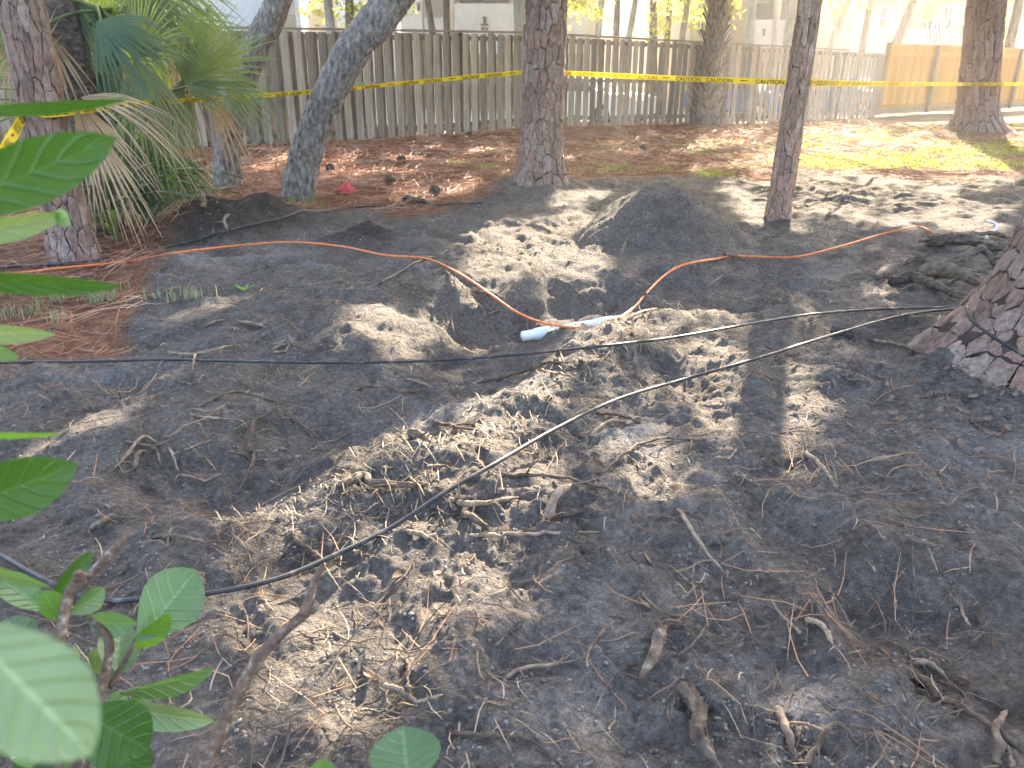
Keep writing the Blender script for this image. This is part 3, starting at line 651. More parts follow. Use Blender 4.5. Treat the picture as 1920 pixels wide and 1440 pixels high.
# ---- trees behind the fence: trunks seen above it, crowns high over the frame
FAR = []
def far_tree(name, label, px0, px1, Y, w_px, mat='farbark', lean=0, sprig=None, crown=True, top=8.5):
    """trunk passing pixel px0 at the fence top and px1 at the top of the frame"""
    a = atY(px0, 70, Y); b = atY(px1, 0, Y); d = (b-a)/(b[2]-a[2]); base = a-d*(a[2]+.3); base[2] = -.3
    d2 = np.array([np.clip(d[0], -.35, .35), 0, 1.0]); tp = b+d2*(top-b[2]); r = w_px/2*Y/FPX*1.05
    root = thing(name, label, 'tree', base, 'trees beyond the fence')
    P = np.vstack([[base*(1-t)+b*t for t in np.linspace(0, 1, 6)], [b*(1-t)+tp*t+np.array([math.sin(t*5+px0)*.12, 0, 0]) for t in np.linspace(0, 1, 6)[1:]]])
    R = np.linspace(r*1.12, r*.5, len(P)); mb = MB(); mb.tube(P, R, 12, True, .12); mb.build('trunk', M[mat], root, True)
    FAR.append((root, P, R)); return root
far_tree('far_tree', 'pale trunk above the fence between the two leaning oaks', 622, 615, 25, 17, 'palebark')
far_tree('far_tree', 'brown trunk close behind the larger leaning oak', 657, 655, 26, 17)
far_tree('far_tree', 'thin straight trunk before the white stair wall', 812, 802, 24, 13)
far_tree('far_tree', 'thin trunk touching the left corner of the white balcony', 838, 837, 24.5, 13)
far_tree('far_tree', 'grey trunk just left of the middle pine above the fence', 975, 972, 25, 22, 'palebark')
far_tree('far_tree', 'reddish trunk right of the middle pine before a white wall', 1155, 1158, 30, 12)
far_tree('far_tree', 'slim trunk leaning right beside the tiled roof', 1179, 1192, 30, 12, 'palebark')
far_tree('far_tree', 'trunk wrapped in ivy above the fence', 1225, 1225, 31, 14)
far_tree('far_tree', 'brown trunk standing right of the ivy covered one', 1251, 1257, 31, 11)
far_tree('far_tree', 'greyish forked trunk left of the boot palm', 1279, 1290, 29, 12, 'palebark')
far_tree('far_tree', 'trunk before the dark balcony opening right of the boot palm', 1406, 1412, 31, 16, 'palebark')
far_tree('far_tree', 'thin trunk between the two dark balcony openings', 1452, 1456, 32, 9, 'palebark')
far_tree('far_tree', 'wide grey trunk right beside the slender leaning pine', 1482, 1490, 31, 22, 'palebark')
far_tree('far_tree', 'sloping trunk just right of the slender leaning pine', 1562, 1592, 31, 12, 'palebark')
far_tree('far_tree', 'dark trunk with leaf tuft before the grey wall window', 1620, 1632, 33, 11)
far_tree('far_tree', 'leaning dark trunk before the shuttered windows', 1685, 1712, 34, 15)
# further trees added so that their crowns shade the yard
for i, (x, y) in enumerate(((17.5, 30.0), (21, 37), (-12, 24), (13, 40), (4, 38), (9, 20.5))[:5]):
    r_ = thing('far_tree', ['added shade tree beyond the new fence out past the right edge', 'added shade tree standing far behind the new fence at the right', 'added shade tree behind the palms beyond the old fence', 'added shade tree between the far right buildings', 'added shade tree in front of the tiled roof building'][i], 'tree', (x, y, -.3), 'trees beyond the fence')
    P = np.array([(x+math.sin(t*4+i)*.2, y, -.3+9*t) for t in np.linspace(0, 1, 8)]); R = np.linspace(.2, .08, 8)
    mb = MB(); mb.tube(P, R, 10, True, .1); mb.build('trunk', M['farbark'], r_, True); FAR.append((r_, P, R))
def shade_canopies():  # unseen leaves placed sunward to shade the yard, gaps cut for the sun patches
    r = np.random.RandomState(5); bases = np.array([P[-2][:2] for _, P, _ in FAR])
    def layer(n_cl, per, x0, x1, y0, y1, z0, z1, spread):
        gx = r.uniform(x0, x1, n_cl); gy = r.uniform(y0, y1, n_cl); z = r.uniform(z0, z1, n_cl)
        c = np.stack([gx, gy, np.zeros(n_cl)], -1)+S[None]*(z/S[2])[:, None]
        p = carve((c[:, None, :]+r.normal(0, spread, (n_cl, per, 3))).reshape(-1, 3), r)
        return p, np.argmin(((p[:, None, :2]-bases[None])**2).sum(2), 1)
    hi = layer(8600, 14, -11, 13, 3.6, 21, 5.2, 9.6, .3); lo = layer(3300, 12, -4.2, 4.2, -2.4, 4.4, 3.5, 6.6, .2)
    for k, (root, P, R) in enumerate(FAR):
        q = hi[0][hi[1] == k]; q2 = lo[0][lo[1] == k]; al = np.vstack([q, q2])
        if len(al) < 30: continue
        lb = MB(); rr = random.Random(k); hgh = np.nonzero(P[:, 2] > 3.4)[0]; hgh = hgh if len(hgh) else [len(P)-1]
        for e in al[r.randint(0, len(al), 7)]:
            s_ = P[rr.choice(list(hgh))]; lb.tube([s_, s_*.6+e*.4+np.array([0, 0, .25]), e], [.05, .03, .012], 5)
        tag(lb.build('bough', M['farbark'], root, True), kind='stuff')
        V, F = leaf_faces(q, .125, r, .55); V2, F2 = leaf_faces(q2, .085, r, .55); tag(mk('shade_foliage', np.vstack([V, V2]), np.vstack([F, F2+len(V)]), M['canopy'], root, smooth=False), kind='stuff')
FAR_N = len(FAR); FAR += YARD[:3]+YARD[5:]; shade_canopies()
# low leafy sprigs that hang into the frame
SPR = [(1100, 5, 28, .7, .5, 5), (1075, 12, 28, .4, .35, 5), (1120, 25, 28, .25, .25, 5), (1240, 15, 30, .35, .8, 7), (1245, 50, 30, .3, .5, 7), (1290, 20, 29, .5, .6, 9), (1310, 35, 29, .35, .4, 9), (1345, 12, 23, .45, .5, 9),
       (1372, 12, 23, .3, .5, 9), (1270, 2, 29, .8, .3, 9), (1575, 12, 31, .25, .45, 13), (1565, 25, 31, .2, .25, 13), (1628, 10, 33, .35, .3, 14), (1745, 8, 34, .5, .5, 15), (1740, 25, 34, .25, .25, 15), (1895, 30, 36, 1.1, 1.2, 17),
       (1885, 55, 36, .6, .5, 17), (640, 22, 26, .6, .5, 1), (585, 12, 25, .5, .5, 0), (680, 12, 26, .5, .35, 1), (1222, 40, 31, .2, .9, 7), (755, 10, 26, .5, .4, 1), (1560, 5, 31, .4, .2, 13), (1720, 0, 34, .8, .2, 15)]
def sprigs():
    by = {}; r = np.random.RandomState(3)
    for px, py, Y, sx, sz, k in SPR:
        c = atY(px, py, Y); n = int(260*(sx*sz+.15)); by.setdefault(k, []).append(c+r.normal(0, .5, (n, 3))*np.array([sx, .4, sz]))
    for k, L_ in by.items():
        V, F = leaf_faces(np.concatenate(L_), .085, r, .5); tag(mk('low_foliage', V, F, M['sprig'], FAR[k][0], smooth=False), kind='stuff')
M['sprig'] = mat_leaf('sprig_leaf', (.12, .15, .03), (.22, .24, .06), (.62, .62, .10), .5, .5, 4, .3, rand=0)
sprigs()
# multi-stemmed bare shrub before the grey building
def bare_shrub():
    b = atY(1785, 150, 33); b[2] = -.3; root = thing('bare_shrub', 'bare many stemmed shrub fanning up beside the stout pine', 'shrub', b)
    for k in range(14):
        px = 1730+k*7.5; t = atY(px, 5+rnd.uniform(-5, 30), 33); P = spline([b+[rnd.uniform(-.1, .1), rnd.uniform(-.1, .1), 0], b*.55+t*.45+[0, 0, -.1], t], 5)
        mb = MB(); mb.tube(P, np.linspace(.035, .012, len(P)), 6); mb.build('stem', M['farbark'], root, True)
bare_shrub()
# boot palm in front of the fence
def boot_palm():
    base = gz(1322, 236); top = atY(1347, -10, base[1]); root = thing('boot_palm', 'cabbage palm with criss cross leaf boots against the weathered fence', 'palm', base)
    P = trunk_path(base-[0, 0, .05], top+[.1, 0, 2.5], (0, 0, 0), 14); R = np.interp(np.linspace(0, 1, 14), [0, .1, .3, .55, 1], [.36, .34, .27, .22, .2])*1.0
    mb = MB(); mb.tube(P, R, 14, True, .1); mb.build('trunk', M['boot'], root, True)
    for row in range(20):
        t = .015+row*.036; i = t*13; k = int(i); c = P[k]*(1-(i-k))+P[k+1]*(i-k); r = float(np.interp(i, range(14), R))
        for j in range(6):
            a = (j+.5*(row % 2))/6*2*math.pi+rnd.uniform(-.12, .12); o = np.array([math.cos(a), math.sin(a), 0]); tn = np.array([-o[1], o[0], 0]); sgn = 1 if (j+row) % 2 else -1
            l = rnd.uniform(.26, .40); wd = .055; V = []; F = []
            for q in range(4):
                s = q/3; ctr = c+o*(r-.01+.02*s+.10*s*s*rnd.uniform(.8, 1.5))+np.array([0, 0, 1])*l*s+tn*sgn*l*.42*(s-.2); ww = wd*(1-.45*s); hh = .022
                V += [ctr-tn*ww, ctr+tn*ww, ctr+tn*ww*.8+o*hh, ctr-tn*ww*.8+o*hh]
            for q in range(3):
                for e in range(4): f = (e+1) % 4; F.append((q*4+e, q*4+f, q*4+4+f, q*4+4+e))
            F += [(3, 2, 1, 0), (12, 13, 14, 15)]; mk('boot', V, F, M['boot'], root, False)
    r = np.random.RandomState(9); V, F = leaf_cloud(np.array([top+[.1, 0, 3.0]]), (.9, .9, .5), 500, .35, 4); tag(mk('crown', V, F, M['frond'], root, False), kind='stuff')
boot_palm()
# ================================================================== BUILDINGS beyond the parking lot
M['stucco'] = mat_simple('white_stucco', (.5, .5, .49), (.58, .58, .57), 3, .9, (1, 1, 1), .15, .01)
M['cream'] = mat_simple('cream_stucco', (.4, .345, .265), (.47, .415, .33), 3, .9, (1, 1, 1), .15, .01)
M['tan'] = mat_simple('tan_stucco', (.3, .24, .17), (.36, .29, .21), 3, .9)
M['greywall'] = mat_simple('grey_white_stucco', (.4, .41, .42), (.47, .48, .49), 3, .9, (1, 1, 1), .15, .01)
M['glass'] = mat_simple('window_glass', (.07, .08, .085), (.14, .15, .155), 1.2, .12, spec=.6)
M['screen'] = mat_simple('insect_screen', (.05, .048, .045), (.085, .08, .075), 40, .9)
M['frame'] = mat_simple('white_frame', (.7, .7, .69), (.78, .78, .77), 5, .6)
M['tile'] = mat_simple('roof_tile', (.34, .22, .15), (.48, .33, .24), 5, .85, (1, 8, 1), .5, .03)
M['lantern'] = mat_simple('lantern_metal', (.03, .03, .03), (.06, .06, .06), 8, .5)
def wbox(name, root, mat, x0, x1, z0, z1, Y, dep, sub=None):
    mb = MB(); mb.box(((x0+x1)/2, Y+dep/2, (z0+z1)/2), (x1-x0, dep, z1-z0)); return mb.build(name, mat, sub or root)
def window(root, px0, px1, py0, py1, Y, rows=2):
    a = atY(px0, py1, Y); b = atY(px1, py0, Y); x0, x1, z0, z1 = a[0], b[0], a[2], b[2]
    w_ = wbox('window', root, M['glass'], x0, x1, z0, z1, Y-.02, .03)
    t = .06
    f = MB()
    for c, d in (((x0-t/2, 0, (z0+z1)/2), (t, .09, z1-z0+2*t)), ((x1+t/2, 0, (z0+z1)/2), (t, .09, z1-z0+2*t)), (((x0+x1)/2, 0, z1+t/2), (x1-x0-.002, .085, t)), (((x0+x1)/2, 0, z0-t/2), (x1-x0-.002, .085, t)), (((x0+x1)/2, 0, (z0+z1)/2), (x1-x0-.002, .07, t*.8))):
        f.box((c[0], Y-.03, c[2]), d)
    f.build('frame', M['frame'], w_); s = MB(); s.box(((x0+x1)/2, Y-.06, z0-t-.05), (x1-x0+.3, .16, .08)); s.build('sill', M['frame'], w_)
def X(px, Y): return atY(px, 40, Y)[0]
def Z(py, Y): return atY(960, py, Y)[2]
def building_mid():
    Y = 40; root = thing('apartment_building', 'cream and white apartment block with solid white balcony behind the middle pine', 'building', (X(860, Y), Y, -.3))
    wbox('wall', root, M['cream'], X(745, Y), X(1132, Y), -.3, 7, Y+1.2, 8)
    wbox('balcony', root, M['stucco'], X(853, Y), X(966, Y), 2.2, Z(8, Y), Y-.4, .18)
    wbox('balcony', root, M['stucco'], X(1058, Y), X(1097, Y), 2.2, Z(16, Y), Y-.4, .18)
    wbox('pier', root, M['cream'], X(838, Y), X(852.4, Y), -.3, 7, Y-.45, 1.6)
    wbox('pier', root, M['stucco'], X(966.6, Y), X(982, Y), -.3, 7, Y-.45, 1.6)
    wbox('pier', root, M['cream'], X(1097.5, Y), X(1120, Y), -.3, 7, Y-.45, 1.6)
    wbox('opening', root, M['screen'], X(862, Y), X(955, Y), Z(9, Y), 6.4, Y+1.1, .05)
    wbox('stair_wall', root, M['stucco'], X(752, Y), X(790, Y), -.3, 7, Y+.3, .3)
    wbox('stair_wall', root, M['stucco'], X(795, Y), X(836, Y), -.3, Z(32, Y), Y+.2, .3)
    for px, py in ((785, 14), (909, 40), (905, 54), (912, 54)):
        p = atY(px, py, Y-.5); l = MB(); l.box(p, (.13, .14, .26 if py < 50 else .12)); l.box(p+[0, 0, .17], (.18, .18, .05)); l.build('lantern', M['lantern'], root)
    wbox('roof', root, M['tile'], X(735, Y), X(1142, Y), 7.0, 7.5, Y-.6, 10)
def building_left():
    Y = 30; root = thing('garage_building', 'plain white building with a small dark lantern behind the palm fronds', 'building', (X(420, Y), Y, -.3))
    wbox('wall', root, M['stucco'], X(120, Y), X(502, Y), -.3, 5.5, Y, 8)
    wbox('pier', root, M['cream'], X(502.5, Y), X(556, Y), -.3, 5.5, Y+.1, 7); wbox('pier', root, M['stucco'], X(556.5, Y), X(566, Y), -.3, 5.5, Y-.1, 1)
    wbox('ledge', root, M['tan'], X(528, Y), X(556, Y), -.3, Z(28, Y), Y-.1, .18)
    p = atY(391, 18, Y-.1); l = MB(); l.box(p, (.12, .14, .2)); l.box(p+[0, 0, .13], (.17, .18, .05)); l.build('lantern', M['lantern'], root)
    for px in (392, 401): p = atY(px, 37, Y-.06); l = MB(); l.box(p, (.08, .1, .07)); l.box(p+[0, -.03, -.05], (.05, .06, .05)); l.build('vent', M['lantern'], root)
    wbox('roof', root, M['tile'], X(110, Y), X(562, Y), 5.5, 5.9, Y-.5, 9)
def building_left_far():
    Y = 46; root = thing('apartment_building', 'pale two storey block seen between the leaning oaks', 'building', (X(650, Y), Y, -.3))
    wbox('wall', root, M['greywall'], X(560, Y), X(742, Y), -.3, 8, Y, 8)
    window(root, 568, 573, 0, 36, Y); window(root, 583, 595, 12, 34, Y); window(root, 604, 614, 40, 60, Y)
    wbox('door', root, M['frame'], X(612, Y), X(622, Y), -.3, Z(28, Y), Y-.08, .07); wbox('roof', root, M['tile'], X(555, Y), X(748, Y), 8, 8.4, Y-.5, 9)
def building_tiled():
    Y = 58; root = thing('apartment_building', 'tan far building with a tiled roof above the fence', 'building', (X(1190, Y), Y, -.3))
    wbox('wall', root, M['cream'], X(1100, Y), X(1275, Y), -.3, Z(26, Y), Y, 8)
    wbox('wall', root, M['tan'], X(1115, Y), X(1138, Y), -.3, Z(27, Y), Y-.5, .45)
    wbox('wall', root, M['stucco'], X(1163, Y), X(1178, Y), -.3, Z(27, Y), Y-.3, .28)
    mb = MB(); x0, x1, z0, z1 = X(1092, Y), X(1285, Y), Z(25.5, Y), Z(-60, Y)
    for k in range(9):
        a, b = k/9, (k+1)/9; V = [(x0, Y-.8+a*5, z0+(z1-z0)*a), (x1, Y-.8+a*5, z0+(z1-z0)*a), (x1, Y-.8+b*5, z0+(z1-z0)*b-.06), (x0, Y-.8+b*5, z0+(z1-z0)*b-.06), (x1, Y-.8+a*5, z0+(z1-z0)*a-.12), (x0, Y-.8+a*5, z0+(z1-z0)*a-.12)]
        mb.add(V, [(0, 1, 2, 3), (5, 4, 1, 0)])
    mb.build('roof', M['tile'], root); window(root, 1146, 1151, 34, 58, Y); window(root, 1188, 1193, 36, 62, Y)
def building_balcony():
    Y = 38; root = thing('balcony_building', 'tan block with dark screened balconies behind the boot palm', 'building', (X(1400, Y), Y, -.3))
    wbox('wall', root, M['cream'], X(1288, Y), X(1540, Y), -.3, 7, Y+1.0, 8)
    for x0, x1, c in ((1292, 1330, 'cream'), (1370, 1398, 'tan'), (1450.5, 1458, 'cream'), (1474, 1500, 'cream')): wbox('pier', root, M[c], X(x0, Y), X(x1, Y), -.3, 7, Y-.3, 1.2)
    for x0, x1, yt, yb in ((1332, 1369, 20, 40), (1412, 1450, 6, 37), (1459, 1473, 6, 37)):
        wbox('screen', root, M['screen'], X(x0, Y), X(x1, Y), Z(yb, Y)+.004, Z(yt, Y), Y+.1, .05); wbox('balcony', root, M['stucco'], X(x0-2, Y)+.003, X(x1+1, Y)-.003, 1.8, Z(yb, Y), Y-.1, .15)
    for px in (1432,): p = atY(px, 62, Y-.2); l = MB(); l.box(p, (.08, .1, .22)); l.box(p+[0, 0, .14], (.13, .14, .05)); l.build('lantern', M['lantern'], root)
    wbox('roof', root, M['tile'], X(1280, Y), X(1545, Y), 7, 7.4, Y-.6, 10)
def building_right():
    Y = 42; root = thing('apartment_building', 'grey white two storey block with sash windows behind the new fence', 'building', (X(1740, Y), Y, -.3))
    wbox('wall', root, M['cream'], X(1541, Y), X(1592, Y), -.3, 6.0, Y-.6, 8); wbox('wall', root, M['greywall'], X(1592.5, Y), X(1925, Y), -.3, Z(4, Y), Y, 8)
    window(root, 1559, 1570, 20, 48, Y-.6)
    for x0, x1 in ((1646, 1664), (1691, 1701), (1738, 1752), (1773, 1786), (1812, 1820)): window(root, x0, x1, 14, 54, Y)
    wbox('panel', root, M['tan'], X(1703, Y), X(1736, Y), Z(56, Y), Z(18, Y), Y-.05, .045); wbox('porch', root, M['stucco'], X(1684, Y), X(1755, Y), -.3, Z(58, Y), Y-1.4, 1.35)
    for px, py in ((1612, 60), (1730, 61)): p = atY(px, py, Y-.06); l = MB(); l.tube([p-[0, .1, 0], p+[0, .03, 0]], [.09, .13], 10); l.build('lamp', M['frame'], root)
    wbox('roof', root, M['tile'], X(1588, Y), X(1940, Y), Z(3.5, Y), Z(-14, Y), Y-.7, 10)
for f in (building_mid, building_left, building_left_far, building_tiled, building_balcony, building_right): f()
# ================================================================== PARKED CARS glimpsed through the fence
M['bluecar'] = mat_simple('blue_car_paint', (.03, .16, .42), (.04, .19, .47), 3, .25, spec=.6)
M['whitecar'] = mat_simple('white_car_paint', (.74, .74, .75), (.8, .8, .8), 3, .25, spec=.6)
M['tyre'] = mat_simple('tyre_rubber', (.02, .02, .02), (.035, .035, .035), 20, .8)
M['rim'] = mat_simple('wheel_rim', (.4, .4, .42), (.55, .55, .56), 8, .3, spec=.6)
M['lamp'] = mat_simple('car_lamp', (.6, .6, .58), (.75, .75, .72), 8, .2, spec=.6)
def car(px, Y, rz, mat, label):
    c = atY(px, 150, Y); root = thing('parked_car', label, 'car', (0, 0, 0), 'cars in the lot behind the fence')
    def prism(prof, hw0, hw1):
        mb = MB(); n = len(prof); V = [(x, -hw0+(hw0-hw1)*max(0, (z-.9)/.55), z) for x, z in prof]+[(x, hw0-(hw0-hw1)*max(0, (z-.9)/.55), z) for x, z in prof]
        F = [tuple(range(n)), tuple(range(2*n-1, n-1, -1))]+[(i, (i+1) % n, n+(i+1) % n, n+i)[::-1] for i in range(n)]; return mb.add(V, F)
    body = [(-2.2, .35), (-2.25, .75), (-2.1, .93), (-1.2, 1.0), (-.5, 1.42), (.7, 1.46), (1.5, 1.0), (2.2, .95), (2.25, .4), (2.0, .28), (-1.9, .28)]
    prism(body, .87, .66).build('body', M[mat], root, False)
    for s in (-1, 1):
        for pr in ([(-1.0, 1.02), (-.46, 1.36), (.05, 1.38), (.05, 1.02)], [(.13, 1.02), (.13, 1.38), (.66, 1.39), (1.3, 1.02)]):
            mb = MB(); V = [(x, s*(.874-.21*max(0, (z-.9)/.55)+.006), z) for x, z in pr]+[(x, s*(.874-.21*max(0, (z-.9)/.55)-.01), z) for x, z in pr]
            mb.add(V, [(0, 1, 2, 3), (7, 6, 5, 4), (0, 4, 5, 1), (1, 5, 6, 2), (2, 6, 7, 3), (3, 7, 4, 0)]); mb.build('side_window', M['glass'], root)
        for x in (-1.4, 1.4):
            mb = MB(); mb.tube([(x, s*.7, .32), (x, s*.9, .32)], [.32, .32], 18); t = mb.build('wheel', M['tyre'], root); mb = MB(); mb.tube([(x, s*.88, .32), (x, s*.915, .32)], [.2, .18], 12); mb.build('rim', M['rim'], t)
        for x, z in ((2.21, .75), (-2.22, .78)): mb = MB(); mb.box((x, s*.62, z), (.1, .34, .14)); mb.build('headlight' if x > 0 else 'tail_light', M['lamp'], root)
    for a, b in (((-1.14, 1.04), (-.56, 1.4)), ((1.44, 1.04), (.76, 1.45))):
        mb = MB(); o = .012*(1 if a[0] > 0 else -1); mb.add([(a[0]+o, -.72, a[1]+.01), (b[0]+o, -.6, b[1]+.01), (b[0]+o, .6, b[1]+.01), (a[0]+o, .72, a[1]+.01)], [(0, 1, 2, 3)]); mb.build('windscreen', M['glass'], root)
    root.location = (c[0], Y, -.3); root.rotation_euler = (0, 0, rz)
car(1400, 31, 2.2, 'bluecar', 'blue car glimpsed through the fence slits beside the boot palm')
car(1590, 33.5, 2.15, 'bluecar', 'blue car behind the fence slits right of the slender pine')
car(1105, 28, 2.3, 'whitecar', 'white car glimpsed through fence slits right of the middle pine')
# ================================================================== PALMS and strap plants at the left
def frond(root, hub, ax, nrm, L, spread, nseg, mat, droop, pet=None, wseg=.03, seed=0, join=.34):
    """fan leaf: segments round a hub; ax = middle direction, nrm = face normal"""
    r = random.Random(seed); ax = ax/np.linalg.norm(ax); nrm = nrm-ax*np.dot(nrm, ax); nrm /= np.linalg.norm(nrm); sd = np.cross(nrm, ax); mb = MB()
    da = 2*spread/max(nseg-1, 1)
    for k in range(nseg):
        a = -spread+da*k+r.uniform(-.02, .02); d = ax*math.cos(a)+sd*math.sin(a); tn = np.cross(nrm, d); l = L*(1-.28*(a/spread)**2)*r.uniform(.9, 1.06); V = []; n = 8
        dr = droop*r.uniform(.6, 1.4); tw = r.uniform(-.15, .15)
        for j in range(n+1):
            s = j/n; c = hub+d*l*s*(1-.12*dr*s*s)+np.array([0, 0, -1])*dr*l*.55*s**2.4+nrm*(.10*L*math.sin(s*1.5)*math.cos(a))
            hw = (min(s, join)*l*math.tan(da/2)*1.04) if s <= join else max(.0012, join*l*math.tan(da/2)*1.04*(1-((s-join)/(1-join)))**.8)
            hw = min(hw, wseg*1.2); up = nrm*hw*.55*(1 if k % 2 else 1); t2 = tn*math.cos(tw*s)+nrm*math.sin(tw*s)
            V += [c-t2*hw+up*.8, c-up*.2, c+t2*hw+up*.8]
        F = []
        for j in range(n): F += [(j*3, j*3+1, j*3+4, j*3+3), (j*3+1, j*3+2, j*3+5, j*3+4)]
        mb.add(V, F)
    o = mb.build('frond', M[mat], root, True)
    if pet is not None:
        P = spline([pet, pet*.5+hub*.5+np.array([0, 0, .06]), hub+ax*.06], 6); t = MB(); t.tube(P, np.linspace(.016, .008, len(P)), 6); t.build('petiole', M['stem' if mat == 'frond_dry' else 'frond'], o, True)
    return o
def iv(a, tilt=0): a = math.radians(a); return np.array([math.cos(a), tilt, math.sin(a)])
def palms():
    c1 = gz(190, 440); c1[1] = 5.9; c1 = atY(175, 300, 5.9); c1[2] = hz(c1[0], 5.9)
    pa = thing('cabbage_palm', 'cabbage palm with green and dry fronds behind the leaning left pine', 'palm', c1)
    t = MB(); P = trunk_path(c1-[0, 0, .05], c1+[-.02, 0, 2.6], (0, 0, 0), 10); t.tube(P, np.linspace(.13, .11, 10), 12, True, .25); t.build('trunk', M['log'], pa, True)
    K = lambda px, py, Y: atY(px, py, Y)
    cr = K(190, 20, 5.9)
    N = np.array([0, -1, 0])
    #           hub px,py,Y   angle tilt  length spread(deg) nseg mat droop  normal
    A = [(262, 104, 5.75, 58, -.15, .62, 62, 22, 'frond', .18, (-.45, -1, .3)), (250, 112, 5.7, 20, -.1, .6, 35, 12, 'frond', .55, (0, -.6, 1)),
         (75, 70, 5.6, 150, -.2, .6, 60, 18, 'frond', .5, (0, -1, .4)), 
         (120, -20, 5.9, -100, .1, .7, 70, 20, 'strap', .6, (0, -1, .4)), (255, 112, 5.8, -80, -.1, .75, 40, 18, 'frond', .6, (0, -1, .3)),
         (230, -40, 6.2, -30, .1, .8, 60, 22, 'frond', .5, (0, -1, .4)), (300, -60, 6.3, -75, .2, .8, 60, 22, 'frond', .5, (0, -1, .4)), (165, 60, 6.2, 10, .1, .7, 75, 22, 'strap', .4, (0, -1, .4)), (40, 20, 6.3, -70, .1, .8, 70, 22, 'strap', .5, (0, -1, .4)),
         (235, 118, 6.1, 200, 0, .55, 60, 18, 'strap', .5, (0, -1, .4)),
         (180, 40, 5.6, -35, -.2, .7, 50, 18, 'strap', .45, (0, -1, .5)), (280, 60, 6.4, 75, .1, .7, 50, 18, 'frond', .1, (.2, -1, .2)), (60, 10, 5.8, 200, -.1, .7, 60, 18, 'frond', .4, (0, -1, .4)), (150, 130, 6.0, -60, -.1, .7, 50, 18, 'strap', .4, (0, -1, .4)), (200, 60, 6.0, 100, 0, .7, 50, 16, 'frond_lit', .1, (0, -1, .2)), (330, 40, 6.6, -20, .1, .6, 45, 14, 'frond', .4, (0, -1, .4))]
    for i, (px, py, Y, an, ti, L, sp, ns, mt, dr, nr) in enumerate(A):
        frond(pa, K(px, py, Y), iv(an, ti), np.array(nr, float), L, math.radians(sp), ns, mt, dr, cr if py > -10 else None, seed=i)
    for i, (px, py, Y, an, ti, L, sp, ns, dr, nr) in enumerate([(128, 168, 5.1, 105, -.1, .62, 14, 9, .05, (0, -1, .2)), (150, 182, 4.95, -12, -.2, .78, 24, 16, .75, (0, -.7, 1)), (140, 185, 5.05, -62, -.15, .85, 26, 15, .35, (0, -1, .4)), (125, 170, 5.1, 165, -.1, .5, 10, 4, .2, (0, -.7, 1)),
                                                            (20, 120, 5.6, 95, 0, .55, 30, 8, .1, (0, -1, .2)), (15, 60, 5.9, -80, 0, .6, 40, 12, .3, (0, -1, .2)), (90, 60, 5.8, -85, -.1, .6, 40, 12, .4, (0, -1, .2)), (270, 120, 5.9, -70, 0, .7, 25, 9, .4, (0, -1, .3)), (230, 95, 6.3, -100, 0, .8, 30, 10, .3, (0, -1, .3)), (330, 60, 6.5, -85, 0, .8, 22, 8, .3, (0, -1, .3)), (60, 140, 5.7, 60, 0, .5, 25, 8, .1, (0, -1, .2)), (180, 250, 5.6, -75, -.1, .7, 28, 10, .4, (0, -1, .3)), (395, 165, 6.6, -70, 0, .7, 18, 7, .3, (0, -1, .3))]):
        frond(pa, K(px, py, Y), iv(an, ti), np.array(nr, float), L, math.radians(sp), ns, 'frond_dry', dr, None, seed=50+i)
    c2 = K(300, 390, 6.6); c2[2] = hz(c2[0], 6.6); pb = thing('fan_palm', 'low fan palm with broad green fans in front of the fence', 'palm', c2); cb = K(300, 215, 6.6)
    t = MB(); P = trunk_path(c2-[0, 0, .05], cb, (0, 0, 0), 8); t.tube(P, np.linspace(.1, .07, 8), 10, True, .3); t.build('trunk', M['boot'], pb, True)
    B = [(345, 158, 6.3, 26, -.2, .78, 55, 26, 'frond', .06, (-.1, -1, .35)), (345, 160, 6.2, -5, -.3, .78, 34, 16, 'frond', .75, (.1, -.5, 1)), (340, 160, 6.35, -95, -.1, .72, 26, 14, 'frond', .2, (0, -1, .3)),
         (325, 190, 6.9, 75, .1, .5, 42, 9, 'frond_lit', .0, (0, -1, .2)), (300, 165, 6.9, 85, .1, .42, 40, 9, 'frond_lit', .0, (0, -1, .2)), (330, 175, 6.9, 10, .2, .6, 40, 12, 'frond_lit', .5, (0, -.6, .8)),
         (250, 260, 6.4, -55, -.2, .7, 45, 16, 'strap', .6, (0, -1, .5)), (290, 280, 6.5, -80, -.2, .75, 50, 18, 'strap', .5, (0, -1, .4)), (330, 290, 6.5, -60, -.1, .6, 40, 14, 'strap', .6, (0, -.8, .6)), (220, 210, 6.6, 200, -.1, .6, 60, 18, 'strap', .4, (0, -1, .4)),
         (270, 200, 6.8, -120, 0, .7, 60, 18, 'frond', .5, (0, -1, .4)), (345, 160, 6.4, 70, .1, .75, 34, 12, 'frond', .1, (.3, -1, .2)), (400, 130, 6.6, 20, 0, .6, 45, 14, 'frond', .25, (0, -1, .4)), (420, 150, 6.5, -35, -.1, .6, 35, 14, 'frond', .5, (0, -.8, .6)), (310, 230, 6.4, -110, -.1, .75, 40, 16, 'frond', .4, (0, -1, .3)), (260, 150, 6.6, 60, .1, .5, 60, 16, 'frond_lit', .1, (0, -1, .3)), (240, 230, 6.3, -95, -.1, .8, 30, 14, 'strap', .3, (0, -1, .3))]
    for i, (px, py, Y, an, ti, L, sp, ns, mt, dr, nr) in enumerate(B):
        frond(pb, K(px, py, Y), iv(an, ti), np.array(nr, float), L, math.radians(sp), ns, mt, dr, cb, seed=100+i)
